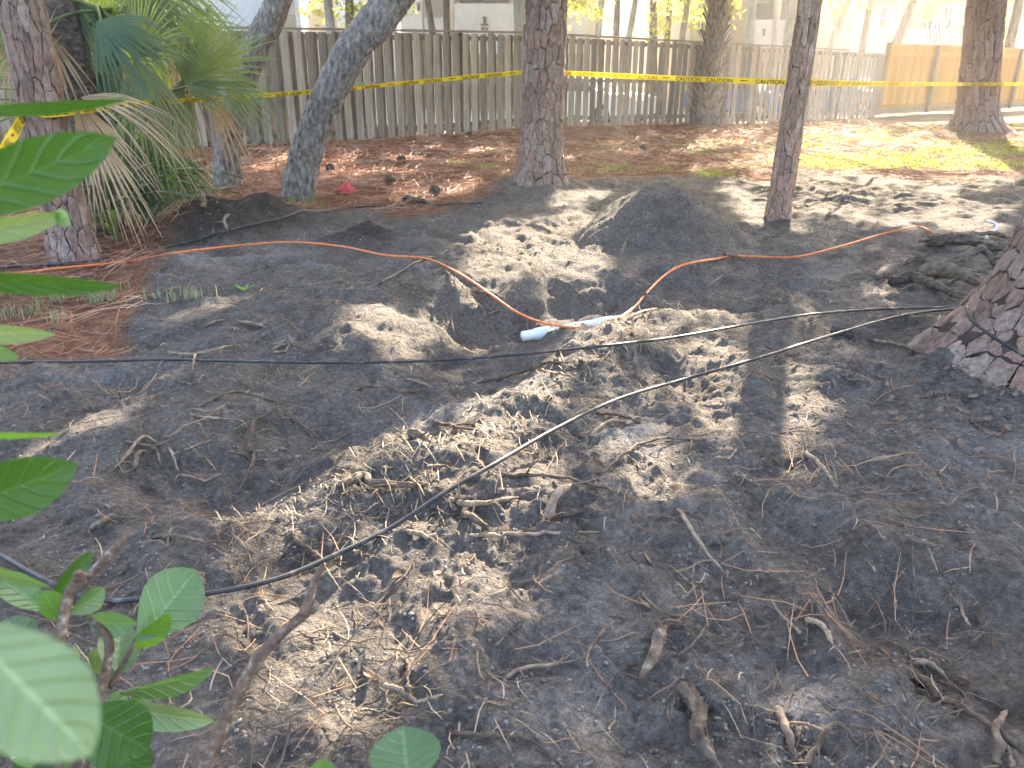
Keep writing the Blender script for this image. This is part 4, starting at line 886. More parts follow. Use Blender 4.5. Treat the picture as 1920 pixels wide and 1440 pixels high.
    for (px, py, Y, label, n, sd) in ((215, 425, 5.55, 'dark blue green strap leaved plant at the foot of the palms', 22, 1), (275, 390, 6.1, 'strap leaved plant behind the dark root mound', 20, 2), (190, 330, 6.2, 'tall strap leaved plant between the palm trunks', 26, 3)):
        b = K(px, py, Y); b[2] = hz(b[0], Y); pc = thing('strap_plant', label, 'plant', b); r = random.Random(sd)
        for k in range(n):
            a = r.uniform(0, 6.28); el = r.uniform(.6, 1.35); d = np.array([math.cos(a)*math.cos(el), math.sin(a)*math.cos(el)*.8, math.sin(el)]); l = r.uniform(.45, .8)*(1.45 if sd == 3 else 1); hw = r.uniform(.02, .034); V = []; F = []; q = 7
            tn = np.cross(d, [0, 0, 1]); tn /= np.linalg.norm(tn); z0 = r.uniform(0, .25 if sd < 3 else .8)
            for j in range(q+1):
                s = j/q; c = b+np.array([0, 0, z0])+d*l*s+np.array([math.cos(a), math.sin(a), -1.6])*l*.28*s**2.5; wv = hw*(.55+.9*s if s < .5 else 1.0*(1-((s-.5)/.5)**2.2)+.02); V += [c-tn*wv+[0, 0, .008], c, c+tn*wv+[0, 0, .008]]
            for j in range(q): F += [(j*3, j*3+1, j*3+4, j*3+3), (j*3+1, j*3+2, j*3+5, j*3+4)]
            mk('leaf', V, F, M['strap' if r.random() < .85 else 'frond'], pc, True)
palms()
# ================================================================== CAUTION TAPE
def word_mesh(txt):
    cu = bpy.data.curves.new('lettering', 'FONT'); cu.body = txt; cu.size = 1.0; cu.offset = .018; o = bpy.data.objects.new('lettering', cu); COL.objects.link(o)
    dg = bpy.context.evaluated_depsgraph_get(); me = o.evaluated_get(dg).to_mesh(); V = np.array([v.co[:] for v in me.vertices]); F = [tuple(p.vertices) for p in me.polygons]
    o.evaluated_get(dg).to_mesh_clear(); bpy.data.objects.remove(o); V[:, 0] -= V[:, 0].min(); V[:, 1] -= V[:, 1].min(); return V, F
CAU = word_mesh('CAUTION')
def ribbon(label, pts, wd, tilt, sag=.0, mirror=False, step=.235, textoff=.03, seed=0, tw=.17):
    """tape through points; tilt list: rotation of the face about its length at each point"""
    P = spline(pts, 14); m = len(P); L = np.concatenate([[0], np.cumsum(np.linalg.norm(np.diff(P, axis=0), axis=1))]); tot = L[-1]
    P[:, 2] -= sag*np.sin(np.pi*L/tot); tl = np.interp(L/tot, np.linspace(0, 1, len(tilt)), tilt); r = random.Random(seed)
    T = np.gradient(P, axis=0); T /= np.linalg.norm(T, axis=1)[:, None]; U = []
    for t, a in zip(T, tl):
        n = np.cross(t, [0, 0, 1]); n /= np.linalg.norm(n); u = np.cross(n, t); U.append(u*math.cos(a)+n*math.sin(a))
    U = np.array(U)
    def at(s, v, off):
        s = min(max(s, 0), tot-1e-6); i = min(np.searchsorted(L, s, 'right')-1, m-2); f = (s-L[i])/(L[i+1]-L[i]); p = P[i]*(1-f)+P[i+1]*f; u = U[i]*(1-f)+U[i+1]*f; u = u/np.linalg.norm(u)
        n = np.cross(u, T[i]); n = n if np.dot(n, -p) > 0 else -n; return p+u*(v-.5)*wd+n*off
    root = thing('caution_tape', label, 'tape', pts[0], 'caution tape strung between the trees')
    V = []; F = []; ns = int(tot/.03)+2
    for k in range(ns):
        s = tot*k/(ns-1)
        for v in (0, .5, 1): V.append(at(s, v, .002*math.sin(s*9+v*5)))
    for k in range(ns-1):
        for v in (0, 1): a = k*3+v; F.append((a, a+1, a+4, a+3))
    mk('band', V, F, M['tape'], root, True)
    s = textoff; k = 0; hgt_ = .72
    while s+tw < tot:
        if k % 3 == 2:
            q = [(-.5, .1), (-.3, .35), (.1, .3), (.5, .5), (.3, .1), (0, -.05)]; V = [at(s+.05+x*.09,   .5+y*.5, .007) for x, y in q]; mk('printed_mark', V, [(0, 1, 2), (0, 2, 5), (2, 3, 4), (2, 4, 5)], M['ink'], root, False); s += .15
        else:
            W, FF = CAU; sx = tw/W[:, 0].max(); V = []
            for x, y, _ in W:
                xx = x*sx; xx = tw-xx if mirror else xx; V.append(at(s+xx, .14+y/W[:, 1].max()*hgt_, .007))
            mk('lettering', V, FF, M['ink'], root, False); s += step
        k += 1
pc_l = atY(983, 135, 8.38); ob = atY(628, 169, 7.88)
ribbon('yellow caution tape from the leaning left pine to behind the larger oak', [atY(150, 206, 4.86), atY(262, 194, 5.6), atY(420, 184, 6.5), atY(600, 171, 7.85), ob], .047, [.2, .75, .7, .6, .6], step=.22, seed=1)
ribbon('yellow caution tape between the larger oak and the middle pine', [ob, atY(800, 152, 8.15), pc_l, atY(1000, 134, 8.55)], .047, [.75, .6, .35], step=.23, seed=2)
ribbon('yellow caution tape between the middle pine and the slender pine', [atY(1040, 136, 8.55), atY(1062, 137, 8.4), atY(1270, 147, 7.5), atY(1478, 154, 6.95), atY(1500, 154.5, 6.93)], .047, [.2, .2, .35, .35], step=.29, seed=3, tw=.24)
ribbon('yellow caution tape from the slender pine across the stout right pine', [atY(1500, 154.5, 6.93), atY(1520, 155, 7.0), atY(1640, 157, 11), atY(1800, 158, 15.7), atY(1870, 158, 15.75), atY(1960, 157, 17)], .06, [.35, .3, .3, .3], step=.36, seed=4, tw=.3)
ribbon('yellow caution tape wrapped round the leaning left pine with mirrored print', [atY(44, 213, 5.0), atY(46, 210, 4.9), atY(92, 209, 4.83), atY(135, 205, 4.86), atY(152, 199, 5.0)], .066, [0, .1, .3], mirror=True, seed=5)
ribbon('twisted end of caution tape slanting down left of the leaning pine', [atY(44, 215, 4.92), atY(22, 258, 4.4), atY(-20, 330, 3.7)], .06, [.3, .5, .4], seed=6)
# ================================================================== CABLES, PIPE
def lay(pix, lift, k=8):
    P = spline(np.array([ag(*q) for q in pix]), k); g = hgt(P[:, 0], P[:, 1]); P[:, 2] = np.maximum(P[:, 2], g)+lift
    for _ in range(3): P[1:-1, 2] = np.maximum(.5*P[1:-1, 2]+.25*(P[:-2, 2]+P[2:, 2]), g[1:-1]+lift*.6)
    return P
def cable(name, label, cat, P, r, mat):
    mb = MB(); mb.tube(P, r, 8); o = mb.build(name, M[mat], None, True); return tag(o, label, cat)
def hang(pts, k=14): return spline(pts, k)
tr = atY(1806, 577, 3.0)
def between(pix, z_of):
    """cable points: None = rests on the dirt, number = height above it at that pixel line of sight"""
    out = []
    for (px, py), z in zip(pix, z_of):
        p = ag(px, py)
        if z:
            d = ray(px, py); t = 1.0
            tt = (H-(p[2]+z))/(H-p[2]); p = np.array([0, 0, H])+(p-np.array([0, 0, H]))*tt
        out.append(p)
    return out
cable('black_cable', 'upper black cable strung straight from the nearest pine across the trench', 'cable', spline(between([(1845, 585), (1806, 577), (1650, 580), (1500, 592), (1280, 630), (1180, 643), (1100, 652), (1000, 662), (850, 674), (650, 680), (430, 677), (320, 674), (160, 678), (0, 680), (-160, 690)], [.03, .03, .03, .03, .05, .04, .06, .09, .12, .06, .03, .02, .02, .02, .02]), 8), .0058, 'cable')
cable('black_cable', 'lower black cable curving from the nearest pine down to the shrub leaves', 'cable', spline(between([(1850, 590), (1806, 579), (1690, 592), (1560, 628), (1400, 678), (1280, 712), (1160, 748), (1040, 805), (930, 868), (840, 920), (740, 985), (640, 1035), (520, 1085), (380, 1114), (280, 1122), (180, 1124), (90, 1090), (0, 1040), (-90, 990)], [.03, .03, .03, .035, .035, .035, .045, .04, .035, .035, .035, .035, .03, .025, .02, .02, .02, .02, .02]), 8), .0062, 'cable')
cable('black_cable', 'thin black cable running past the root mound and left pine', 'cable', lay([(905, 384), (800, 388), (650, 394), (540, 410), (430, 436), (330, 465), (230, 487), (120, 498), (0, 505), (-120, 512)], .012), .008, 'cable')
cable('black_cable', 'short black cable end emerging from dirt under the orange cable', 'cable', lay([(815, 484), (790, 492), (750, 512), (712, 536)], .008), .006, 'cable')
cable('black_cable', 'black cable draped down over the nearest pine bark', 'cable', spline([atD(1812, 575, 2.95), atD(1822, 600, 2.86), atD(1860, 630, 2.78), atD(1895, 652, 2.74), atD(1960, 690, 2.7)], 8), .006, 'cable')
def orange(label, pix, zz): cable('orange_cable', label, 'cable', spline(between(pix, zz), 9), .0068, 'orange')
orange('orange cable crossing the left yard and dropping into the trench', [(-80, 520), (20, 513), (130, 501), (225, 492), (260, 487), (330, 474), (430, 462), (540, 454), (640, 462), (720, 478), (800, 485), (860, 512), (920, 552), (965, 583), (1010, 603), (1066, 613), (1090, 611)], [.015, .015, .015, .015, .004, .016, .02, .022, .022, .022, .025, .03, .035, .04, .04, .03, -.01])
orange('orange cable looping out of the trench past the dirt mound to the logs', [(1160, 598), (1190, 575), (1215, 546), (1245, 517), (1275, 499), (1310, 490), (1345, 485), (1375, 480), (1420, 481), (1490, 482), (1560, 466), (1640, 443), (1690, 430), (1722, 425), (1745, 433), (1762, 446), (1778, 455)], [.0, .05, .06, .05, .03, .025, .008, .02, .02, .03, .04, .06, .07, .08, .07, .05, .02])
cable('white_tube', 'short crooked white tube sticking up beside the log pile', 'tube', np.array([ag(1848, 452), atY(1852, 440, ag(1848, 452)[1]+.05), atY(1866, 430, ag(1848, 452)[1]+.1), atY(1870, 422, ag(1848, 452)[1]+.12), atY(1862, 417, ag(1848, 452)[1]+.15), atY(1850, 415, ag(1848, 452)[1]+.2)]), .011, 'whitetube')
def pvc():
    a = gp(1000, 627, -.09); b = gp(1160, 600, -.085); root = thing('white_pipe', 'white plastic pipe lying exposed in the trench', 'pipe', a); d = (b-a)/np.linalg.norm(b-a)
    mb = MB(); mb.tube([a-d*.06, a+d*.12, b-d*.1, b+d*.16], .025, 20); mb.build('pipe', M['pvc'], root, True)
    for s in (.06, .42): mb = MB(); mb.tube([a+d*(s-.05), a+d*(s-.049), a+d*(s+.05), a+d*(s+.051)], [.026, .030, .030, .026], 20); mb.build('coupling', M['pvc'], root, True)
pvc()
def rag():
    c = gz(648, 364); V = []; F = []; n, k = 11, 9; r = np.random.RandomState(2)
    for i in range(n):
        for j in range(k):
            u, v = i/(n-1)*2-1, j/(k-1)*2-1; R = max(abs(u), abs(v)); z = .075*(1-R**2.2)+.03*math.sin(u*5+v*3)*(1-R*.6)+.022*math.sin(v*7-u*2)+.012
            V.append((c[0]+u*.085*(1+.2*math.sin(v*4)), c[1]+v*.09*(1+.25*math.sin(u*3+1)), c[2]+max(z, .0)))
    for i in range(n-1):
        for j in range(k-1): F.append((i*k+j, (i+1)*k+j, (i+1)*k+j+1, i*k+j+1))
    o = mk('red_rag', V, F, M['rag'], None, True); tag(o, 'small crumpled red rag lying on the pine straw', 'rag')
    md = o.modifiers.new('thick', 'SOLIDIFY'); md.thickness = .006; md = o.modifiers.new('sub', 'SUBSURF'); md.levels = md.render_levels = 1
rag()
# ================================================================== STICKS, ROOTS AND LOGS
def stick(P, r, seed, n=7, knots=True, taper=.55):
    rs = np.random.RandomState(seed); P = spline(P, 6); m = len(P); l = np.linalg.norm(P[-1]-P[0])
    P = P+rs.normal(0, 1, (m, 3))*np.array([.009, .009, .005])*min(l, .5); R = r*np.linspace(1, taper, m)*(1+rs.uniform(-.12, .14, m))
    R[0] *= .6; R[-1] *= .3; R[-2] *= .7; mb = MB()
    if r > .0045:      # torn hair roots at the ends and along it
        for k in range(rs.randint(3, 7)):
            i = int(rs.choice([0, m-1, rs.randint(0, m)])); d = rs.normal(0, 1, 3); d[2] = d[2]*.25+.1; d /= np.linalg.norm(d); ll = rs.uniform(.025, .09)*min(2, r/.006)**.5; q_ = P[i]; d2 = d+rs.normal(0, .4, 3)*np.array([1, 1, .3])
            mb.tube([q_, q_+d*ll*.35, q_+d*ll*.35+d2*ll*.35, q_+d*ll*.35+d2*ll*.7+np.array([0, 0, -.012])], [min(R[i]*.5, .003)+.0006, .0018, .0013, .0006], 4)
    if r > .0105:      # thick wood: fluted, ragged bark
        P = spline(P[::2] if m > 9 else P, 10 if m < 20 else 5); m = len(P); R = np.interp(np.linspace(0, 1, m), np.linspace(0, 1, len(R)), R); N_ = 30
        Pf, T_, Nf, Bf = frames(P); a = np.linspace(0, 2*math.pi, N_, endpoint=False); A_, Z_ = np.meshgrid(a, np.arange(m)*.35)
        D = 1+.75*(fbm(np.cos(A_)*3+np.sin(A_)*5+seed, Z_*.35, seed, 3)-.5)+.6*(fbm(A_*5, Z_*.5, seed+3, 3)-.5)*np.minimum(1, np.sin(A_/2)*6)
        V = Pf[:, None, :]+(Nf[:, None]*np.cos(A_)[..., None]+Bf[:, None]*np.sin(A_)[..., None])*(R[:, None]*D)[..., None]
        F = [(i*N_+j, i*N_+(j+1) % N_, (i+1)*N_+(j+1) % N_, (i+1)*N_+j) for i in range(m-1) for j in range(N_)]+[tuple(range(N_-1, -1, -1)), tuple(range((m-1)*N_, m*N_))]
        mb.add(V.reshape(-1, 3), F)
    else: mb.tube(P, R, n, True, .3)
    if knots and m > 6:
        for k in range(rs.randint(0, 3)):
            i = rs.randint(2, m-2); d = rs.normal(0, 1, 3); d[2] = abs(d[2])*.6; d /= np.linalg.norm(d); q = P[i]; ll = r*rs.uniform(2, 5)
            mb.tube([q, q+d*ll*.5, q+d*ll+rs.normal(0, .2, 3)*ll], [R[i]*.5, R[i]*.32, R[i]*.18], 5)
    return mb
def rest(pix, r, arch=0):
    P = np.array([ag(*q) for q in pix]); n = len(P)
    for i in range(n): P[i, 2] += r*.7+arch*math.sin(math.pi*i/max(n-1, 1))
    return P
STICKS = [  # name, label, pixels, radius mm, material, arch, group
 ('branch', 'long pale branch lying level across the dirt below the stick pile', [(755, 1000), (800, 1010), (920, 1012), (1020, 1006), (1105, 1002)], 6.5, 'twig', .006),
 ('short_log', 'thick short grey stick leaning up just above the long pale branch', [(1022, 978), (1045, 945), (1072, 914)], 12, 'twig', .02),
 ('branch', 'straight dark stick slanting down right of the long pale branch', [(1270, 955), (1300, 1010), (1358, 1080)], 6, 'twig', .01),
 ('branch', 'bent brown stick lying alone on bare sand below the pine needles', [(1508, 850), (1540, 885), (1570, 920)], 8, 'twig', .01),
 ('root', 'long red brown root curving over the thick short grey stick', [(950, 894), (1030, 902), (1130, 925), (1185, 938)], 6, 'root', .012),
 ('root_chunk', 'stout bark covered root piece bent like a boomerang near the bottom', [(1228, 1178), (1236, 1215), (1200, 1282)], 13, 'root', .015),
 ('root_chunk', 'thickest pale root stump rising at the bottom edge', [(1278, 1296), (1306, 1345), (1308, 1395), (1345, 1445)], 15, 'root', .01),
 ('root_chunk', 'splintered pale root right of the thick stump in the sun patch', [(1455, 1332), (1475, 1390), (1492, 1432)], 9, 'root', .01),
 ('branch', 'forked brown stick at the bottom edge by the sun patch', [(1510, 1440), (1545, 1390), (1570, 1374), (1612, 1400)], 6, 'root', .015),
 ('branch', 'club ended stick lying alone in the dark sand below centre', [(946, 1274), (990, 1262), (1075, 1243)], 5.5, 'twig', .006),
 ('branch', 'short knobbly stick pointing down right of the boomerang root', [(1510, 1165), (1540, 1185), (1562, 1215)], 7, 'twig', .008),
 ('branch', 'straight dark stick in the bottom right corner', [(1790, 1325), (1850, 1370), (1925, 1422)], 6.5, 'root', .008),
 ('root', 'red brown stub crossing the corner stick', [(1872, 1440), (1862, 1388), (1888, 1335)], 8, 'root', .02),
 ('branch', 'flat grey stick poking from the dark hole at the right', [(1708, 1244), (1740, 1258), (1775, 1276)], 7, 'twig', .01),
 ('root_chunk', 'mossy wood lump just below the dark hole', [(1718, 1283), (1738, 1300), (1752, 1314)], 12, 'root', .012),
 ('root', 'thin wavy root snaking along the bottom edge', [(840, 1374), (890, 1384), (960, 1388), (1010, 1405), (1052, 1442)], 4, 'root', .004),
 ('root_chunk', 'fat dark root lying left of the lower black cable', [(640, 914), (680, 906), (705, 920), (760, 922), (805, 912)], 12, 'root', .012),
 ('root_chunk', 'curved brown root touching the long pale branch from above', [(866, 968), (890, 985), (920, 1002)], 10, 'root', .012),
 ('root_chunk', 'ragged split wood slab between the branch and the red brown root', [(858, 948), (900, 956), (975, 936)], 9, 'pale_root', .01),
 ('root', 'dark gnarled root lifting off the ground by the lower cable', [(548, 1002), (572, 1040), (600, 1058), (612, 1072)], 6, 'root', .02),
 ('root', 'pale thin root arching from the left brush heap', [(356, 778), (400, 796), (455, 800), (468, 818)], 5, 'twig', .02),
 ('root', 'brown root standing up inside the left brush heap', [(468, 850), (478, 810), (502, 780)], 7, 'root', .03),
 ('root', 'dark horizontal root on top of the left brush heap', [(370, 766), (430, 748), (480, 752), (530, 760)], 6, 'root', .02),
 ('root', 'straight root sloping right of the left brush heap', [(542, 785), (570, 805), (606, 828)], 4.5, 'root', .008),
 ('root', 'root hanging down below the left brush heap', [(478, 850), (470, 890), (445, 930)], 6, 'root', .015),
 ('root', 'upper claw shaped root left of the brush heap', [(228, 868), (255, 850), (276, 832), (300, 838)], 6, 'twig', .025),
 ('root', 'pale stub of the claw shaped roots', [(252, 882), (262, 866), (275, 848)], 8, 'pale_root', .02),
 ('root', 'thin leg of the claw shaped roots', [(288, 842), (298, 862), (304, 882)], 5, 'root', .02),
 ('root', 'rightmost leg of the claw shaped roots', [(318, 842), (326, 866), (336, 890)], 5, 'twig', .02),
 ('branch', 'forked branch lying over the upper black cable at the left', [(318, 664), (366, 672), (405, 662), (440, 648)], 7, 'twig', .012),
 ('root', 'hooked root hanging below the upper black cable', [(364, 668), (368, 680), (362, 697)], 6, 'twig', .02),
 ('branch', 'short bleached stick left of centre behind the upper cable', [(384, 616), (402, 610), (422, 602)], 8, 'pale_root', .008),
 ('bark_piece', 'flat weathered wood piece right of the short bleached stick', [(448, 606), (475, 612), (500, 616)], 9, 'twig', .006),
 ('root', 'low grey root right of the forked branch', [(512, 656), (545, 652), (585, 661)], 6, 'root', .008),
 ('root', 'thin reddish root sloping behind the low grey root', [(528, 596), (555, 618), (576, 645)], 4, 'root', .008),
 ('root', 'long level root below the trench crossing the sunlit bank', [(905, 718), (960, 711), (1020, 690), (1085, 680)], 6.5, 'root', .012),
 ('root', 'stripped root sloping down the sunlit bank', [(1015, 694), (1060, 712), (1120, 728)], 5, 'pale_root', .012),
 ('root', 'stub sticking out of the sunlit bank under the cable', [(1045, 662), (1052, 676), (1060, 692)], 6, 'pale_root', .02),
 ('root', 'thick forked root on the bank beside the upper cable', [(1084, 676), (1096, 694), (1112, 716)], 8, 'root', .02),
 ('root', 'branching root lying in the hollow left of the sunlit bank', [(640, 742), (700, 732), (770, 742), (835, 714)], 6, 'root', .012),
 ('root', 'short root lying across the hollow root', [(762, 712), (790, 726), (815, 730)], 6, 'twig', .01),
 ('root', 'smooth dark curved root in the middle of the hollow', [(812, 792), (850, 808), (900, 810)], 7, 'root', .01),
 ('bark_piece', 'dark curled bark scrap left of the smooth curved root', [(768, 818), (785, 828), (808, 834)], 13, 'root', .012),
 ('branch', 'bent stick right of the lower cable near the pale ash spot', [(1108, 820), (1140, 800), (1176, 794)], 7, 'twig', .01),
 ('branch', 'brown stick above the bent stick by the lower cable', [(1118, 776), (1160, 786), (1202, 796)], 5.5, 'root', .008),
 ('root', 'thin root running up towards the pale ash spot', [(1125, 888), (1180, 852), (1240, 830), (1325, 826)], 5, 'root', .01),
 ('root', 'slim dark twig right of the lower black cable', [(1018, 896), (1040, 860), (1058, 832)], 3.5, 'root', .01),
 ('branch', 'dark stick at the left edge above the shrub', [(170, 996), (195, 985), (222, 968)], 7, 'root', .006),
 ('root', 'pale ended root behind the pruned shrub twig', [(290, 1010), (325, 1014), (375, 1022), (422, 1036)], 6, 'root', .008),
 ('fallen_branch', 'grey branch lying on pine straw far behind the red rag', [(765, 284), (790, 294), (832, 286)], 22, 'log', .01),
 ('fallen_branch', 'dark fallen branch at the edge of the pine straw', [(758, 374), (785, 382), (808, 387)], 28, 'log', .01),
 ('log', 'dark log across the back of the root pile', [(1738, 462), (1800, 468), (1895, 478)], 45, 'log', .03),
 ('log', 'log slanting up at the left of the root pile', [(1640, 528), (1690, 508), (1736, 486)], 28, 'log', .04),
 ('log', 'gnarled log curling out at the front of the root pile', [(1664, 532), (1710, 534), (1762, 554), (1800, 566)], 26, 'log', .02),
 ('log', 'split grained log in the middle of the root pile', [(1722, 520), (1780, 536), (1850, 548)], 42, 'pale_root', .05),
 ('log', 'short broken log leaning on the split one', [(1768, 512), (1830, 498), (1868, 508)], 26, 'log', .08),
 ('log', 'thin bark stripped log on top of the root pile', [(1800, 462), (1850, 455), (1900, 450)], 18, 'root', .05),
 ('bark_piece', 'dark mossy bark clump against the lower cable at the right', [(1560, 628), (1580, 632), (1600, 636)], 20, 'log', .008),
 ('root', 'small upright twig on the bank right of the trench', [(1476, 582), (1480, 568), (1482, 548)], 5, 'root', .03),
 ('root', 'dark forked root between the two black cables', [(1510, 640), (1516, 618), (1545, 598)], 6, 'root', .02),
 ('root', 'root poking from the trench rim beside the orange cable', [(838, 510), (848, 530), (858, 545)], 7, 'twig', .02),
 ('root', 'arched dark root over the orange cable at the trench rim', [(905, 548), (930, 562), (955, 540), (975, 552)], 5, 'root', .03),
 ('root', 'grey root crossing the end of the white pipe', [(1165, 610), (1200, 596), (1240, 580)], 8, 'pale_root', .02),
 ('root', 'light stick on the trench wall left of the pipe', [(912, 590), (935, 587), (952, 586)], 5, 'pale_root', .006),
 ('root', 'curly pale root on the ground left of the nearest pine', [(1755, 590), (1762, 612), (1752, 630), (1760, 650)], 6, 'pale_root', .01),
 ('root', 'long root buried between the nearest pine and dark clump', [(1630, 640), (1680, 652), (1740, 668)], 8, 'root', .008),
 ('stump', 'cut sapling stub standing on the dark root mound', [(383, 392), (382, 380), (380, 356)], 22, 'pale_root', 0),
 ('root', 'grey twisted root on the front of the dark root mound', [(425, 432), (422, 418), (432, 404)], 12, 'twig', .02),
 ('root', 'small root on the right face of the dirt mound', [(1165, 478), (1172, 462), (1178, 444)], 10, 'twig', .01),
 ('root', 'dark root at the front foot of the dirt mound', [(1355, 478), (1380, 488), (1402, 492)], 12, 'root', .012),
 ('branch', 'stick half buried in the slope right of the dirt mound', [(1328, 538), (1345, 528), (1358, 518)], 8, 'twig', .006),
]
for i, (nm, lb, pix, r, mt, ar) in enumerate(STICKS):
    r = r*1.08; P = rest(pix, r/1000, ar+.003)
    if nm == 'stump': P[1:, 2] = P[0, 2]+np.array([.05, .13]); P[1:, :2] = P[0, :2]+np.array([[0, 0], [-.01, .01]])
    o = stick(P, r/1000, i, 9 if r > 15 else 7).build(nm, M[mt], None, True); tag(o, lb, {'branch': 'branch', 'root': 'root', 'root_chunk': 'root', 'short_log': 'log', 'log': 'log', 'bark_piece': 'bark', 'fallen_branch': 'branch', 'stump': 'stump'}[nm])
# many alike broken twigs lying loose, a few shapes copied about
def loose():
    protos = []
    for k in range(9):
        rs = np.random.RandomState(300+k); n = 5; d = np.array([1, 0, 0]); P = [np.zeros(3)]; l = rs.uniform(.06, .14)
        for j in range(n): d = d+rs.normal(0, .28, 3)*np.array([1, 1, .35]); d /= np.linalg.norm(d); P.append(P[-1]+d*l/n)
        P = np.array(P); P -= P.mean(0); P[:, 2] = np.abs(P[:, 2])+.002
        o = stick(P, rs.uniform(.0022, .0045), k, 5).build('twig', M[('root', 'twig', 'pale_root')[k % 3]], None, True); protos.append(o)
    rs = np.random.RandomState(8); k = 0; used = set()
    while k < 120:
        px, py = rs.uniform(20, 1900), 560+rs.beta(1.1, 1.3)*860
        if px < 430 and py > 960: continue
        p = ag(px, py)
        if py < 760 and rs.rand() < .25: continue
        pr = protos[k % 9]; o = pr if k < 9 else pr.copy()
        if k >= 9: COL.objects.link(o)
        o.location = (p[0], p[1], p[2]+.002); o.rotation_euler = (rs.normal(0, .2), rs.normal(0, .2), rs.uniform(0, 6.28)); s = rs.uniform(.6, 1.5); o.scale = (s, s, s)
        tag(o, 'small broken root twig lying loose on the dug sand', 'twig', 'loose twigs on the dug sand'); k += 1
loose()
def fallen_leaves():
    V = []; F = []; n = 6
    for j in range(n+1):
        s = j/n; wv = .018*math.sin(math.pi*min(1, s*.93+.05))**.8; V += [(s*.075-.037, -wv, .012*s*s+.006), (s*.075-.037, 0, .010*s*s), (s*.075-.037, wv, .010*s*s+.009)]
    for j in range(n): F += [(j*3, j*3+1, j*3+4, j*3+3), (j*3+1, j*3+2, j*3+5, j*3+4)]
    pr = mk('fallen_leaf', V, F, M['dryleaf'], None, True); rs = np.random.RandomState(4)
    spots = [(420, 553), (730, 880), (1120, 870), (640, 1280), (880, 675), (950, 925)]+[(rs.uniform(0, 1900), 540+rs.beta(1, 1.2)*800) for _ in range(40)]
    for k, (px, py) in enumerate(spots):
        o = pr if k == 0 else pr.copy()
        if k: COL.objects.link(o)
        p = ag(px, py); o.location = (p[0], p[1], p[2]+.003); o.rotation_euler = (rs.normal(0, .35), rs.normal(0, .35), rs.uniform(0, 6.28)); s = rs.uniform(.3, .6); o.scale = (s, s*rs.uniform(.7, 1.2), s)
        tag(o, 'small dry brown leaf fallen on the sand', 'leaf', 'fallen leaves on the sand')
fallen_leaves()
def cones():
    mb = MB(); rs = random.Random(3); mb.tube([(-.045, 0, .03), (-.02, 0, .033), (.02, 0, .032), (.05, 0, .03)], [.012, .026, .022, .006], 10)
    for k in range(46):
        t = k/46; a = k*2.4; r = .034*math.sin(math.pi*(.12+.8*t)); x = -.042+.085*t; c = np.array([x, math.cos(a)*r, .032+math.sin(a)*r]); n = np.array([-.4, math.cos(a), math.sin(a)]); s = np.array([0, -math.sin(a), math.cos(a)])*.009
        mb.add([c-n*.012-s, c-n*.012+s, c+n*.012+s*.6, c+n*.012-s*.6, c+n*.006+np.array([.006, 0, 0])], [(0, 1, 2, 3), (2, 1, 4), (3, 2, 4), (0, 3, 4)])
    pr = mb.build('pine_cone', M['log'], None, False)
    for k, (px, py, lb) in enumerate([(880, 256, 'dark pine cone on the straw under the fence left of the middle pine'), (752, 303, 'pine cone on open straw between oak and middle pine'), (731, 345, 'pine cone on the straw right of the red rag'), (816, 366, 'pine cone standing at the straw edge near the middle pine'), (620, 322, 'pine cone behind the larger leaning oak'), (1205, 282, 'pine cone on the straw right of the middle pine')]):
        o = pr if k == 0 else pr.copy()
        if k: COL.objects.link(o)
        p = ag(px, py); o.location = (p[0], p[1], p[2]); o.rotation_euler = (rs.uniform(0, 6), 0, rs.uniform(0, 6)); o.scale = (1.35, 1.35, 1.35); o.rotation_euler[0] = 0; tag(o, lb, 'pine cone', 'pine cones on the straw')
cones()
# ================================================================== LITTER nobody could count
def strips(x, y, l, wd, ang, curl, lift, tiltz, r):
    """thin curved blades lying on the dirt, three segments each"""
    n = len(x); V = np.zeros((n, 8, 3)); d = np.stack([np.cos(ang), np.sin(ang)], -1); q = np.stack([-d[:, 1], d[:, 0]], -1)
    ss = np.array([-.5, -.17, .17, .5])
    for j, s in enumerate(ss):
        cx = x+d[:, 0]*l*s+q[:, 0]*curl*l*(s*s-.1); cy = y+d[:, 1]*l*s+q[:, 1]*curl*l*(s*s-.1); z = hgt(cx, cy)+lift+np.maximum(0, tiltz*l*(s+.5))+.25*np.abs(curl)*l*s*s
        hw = wd*(1 if j in (1, 2) else .55)
        V[:, j*2, 0] = cx-q[:, 0]*hw; V[:, j*2, 1] = cy-q[:, 1]*hw; V[:, j*2, 2] = z; V[:, j*2+1, 0] = cx+q[:, 0]*hw; V[:, j*2+1, 1] = cy+q[:, 1]*hw; V[:, j*2+1, 2] = z+wd*.9
    b = (np.arange(n)*8)[:, None]; F = np.concatenate([b+np.array([[0, 1, 3, 2]]), b+np.array([[2, 3, 5, 4]]), b+np.array([[4, 5, 7, 6]])])
    return V.reshape(-1, 3), F
M['flake'] = mat_simple('bark_flake', (.09, .06, .045), (.2, .14, .105), 25, .9, detail=3)
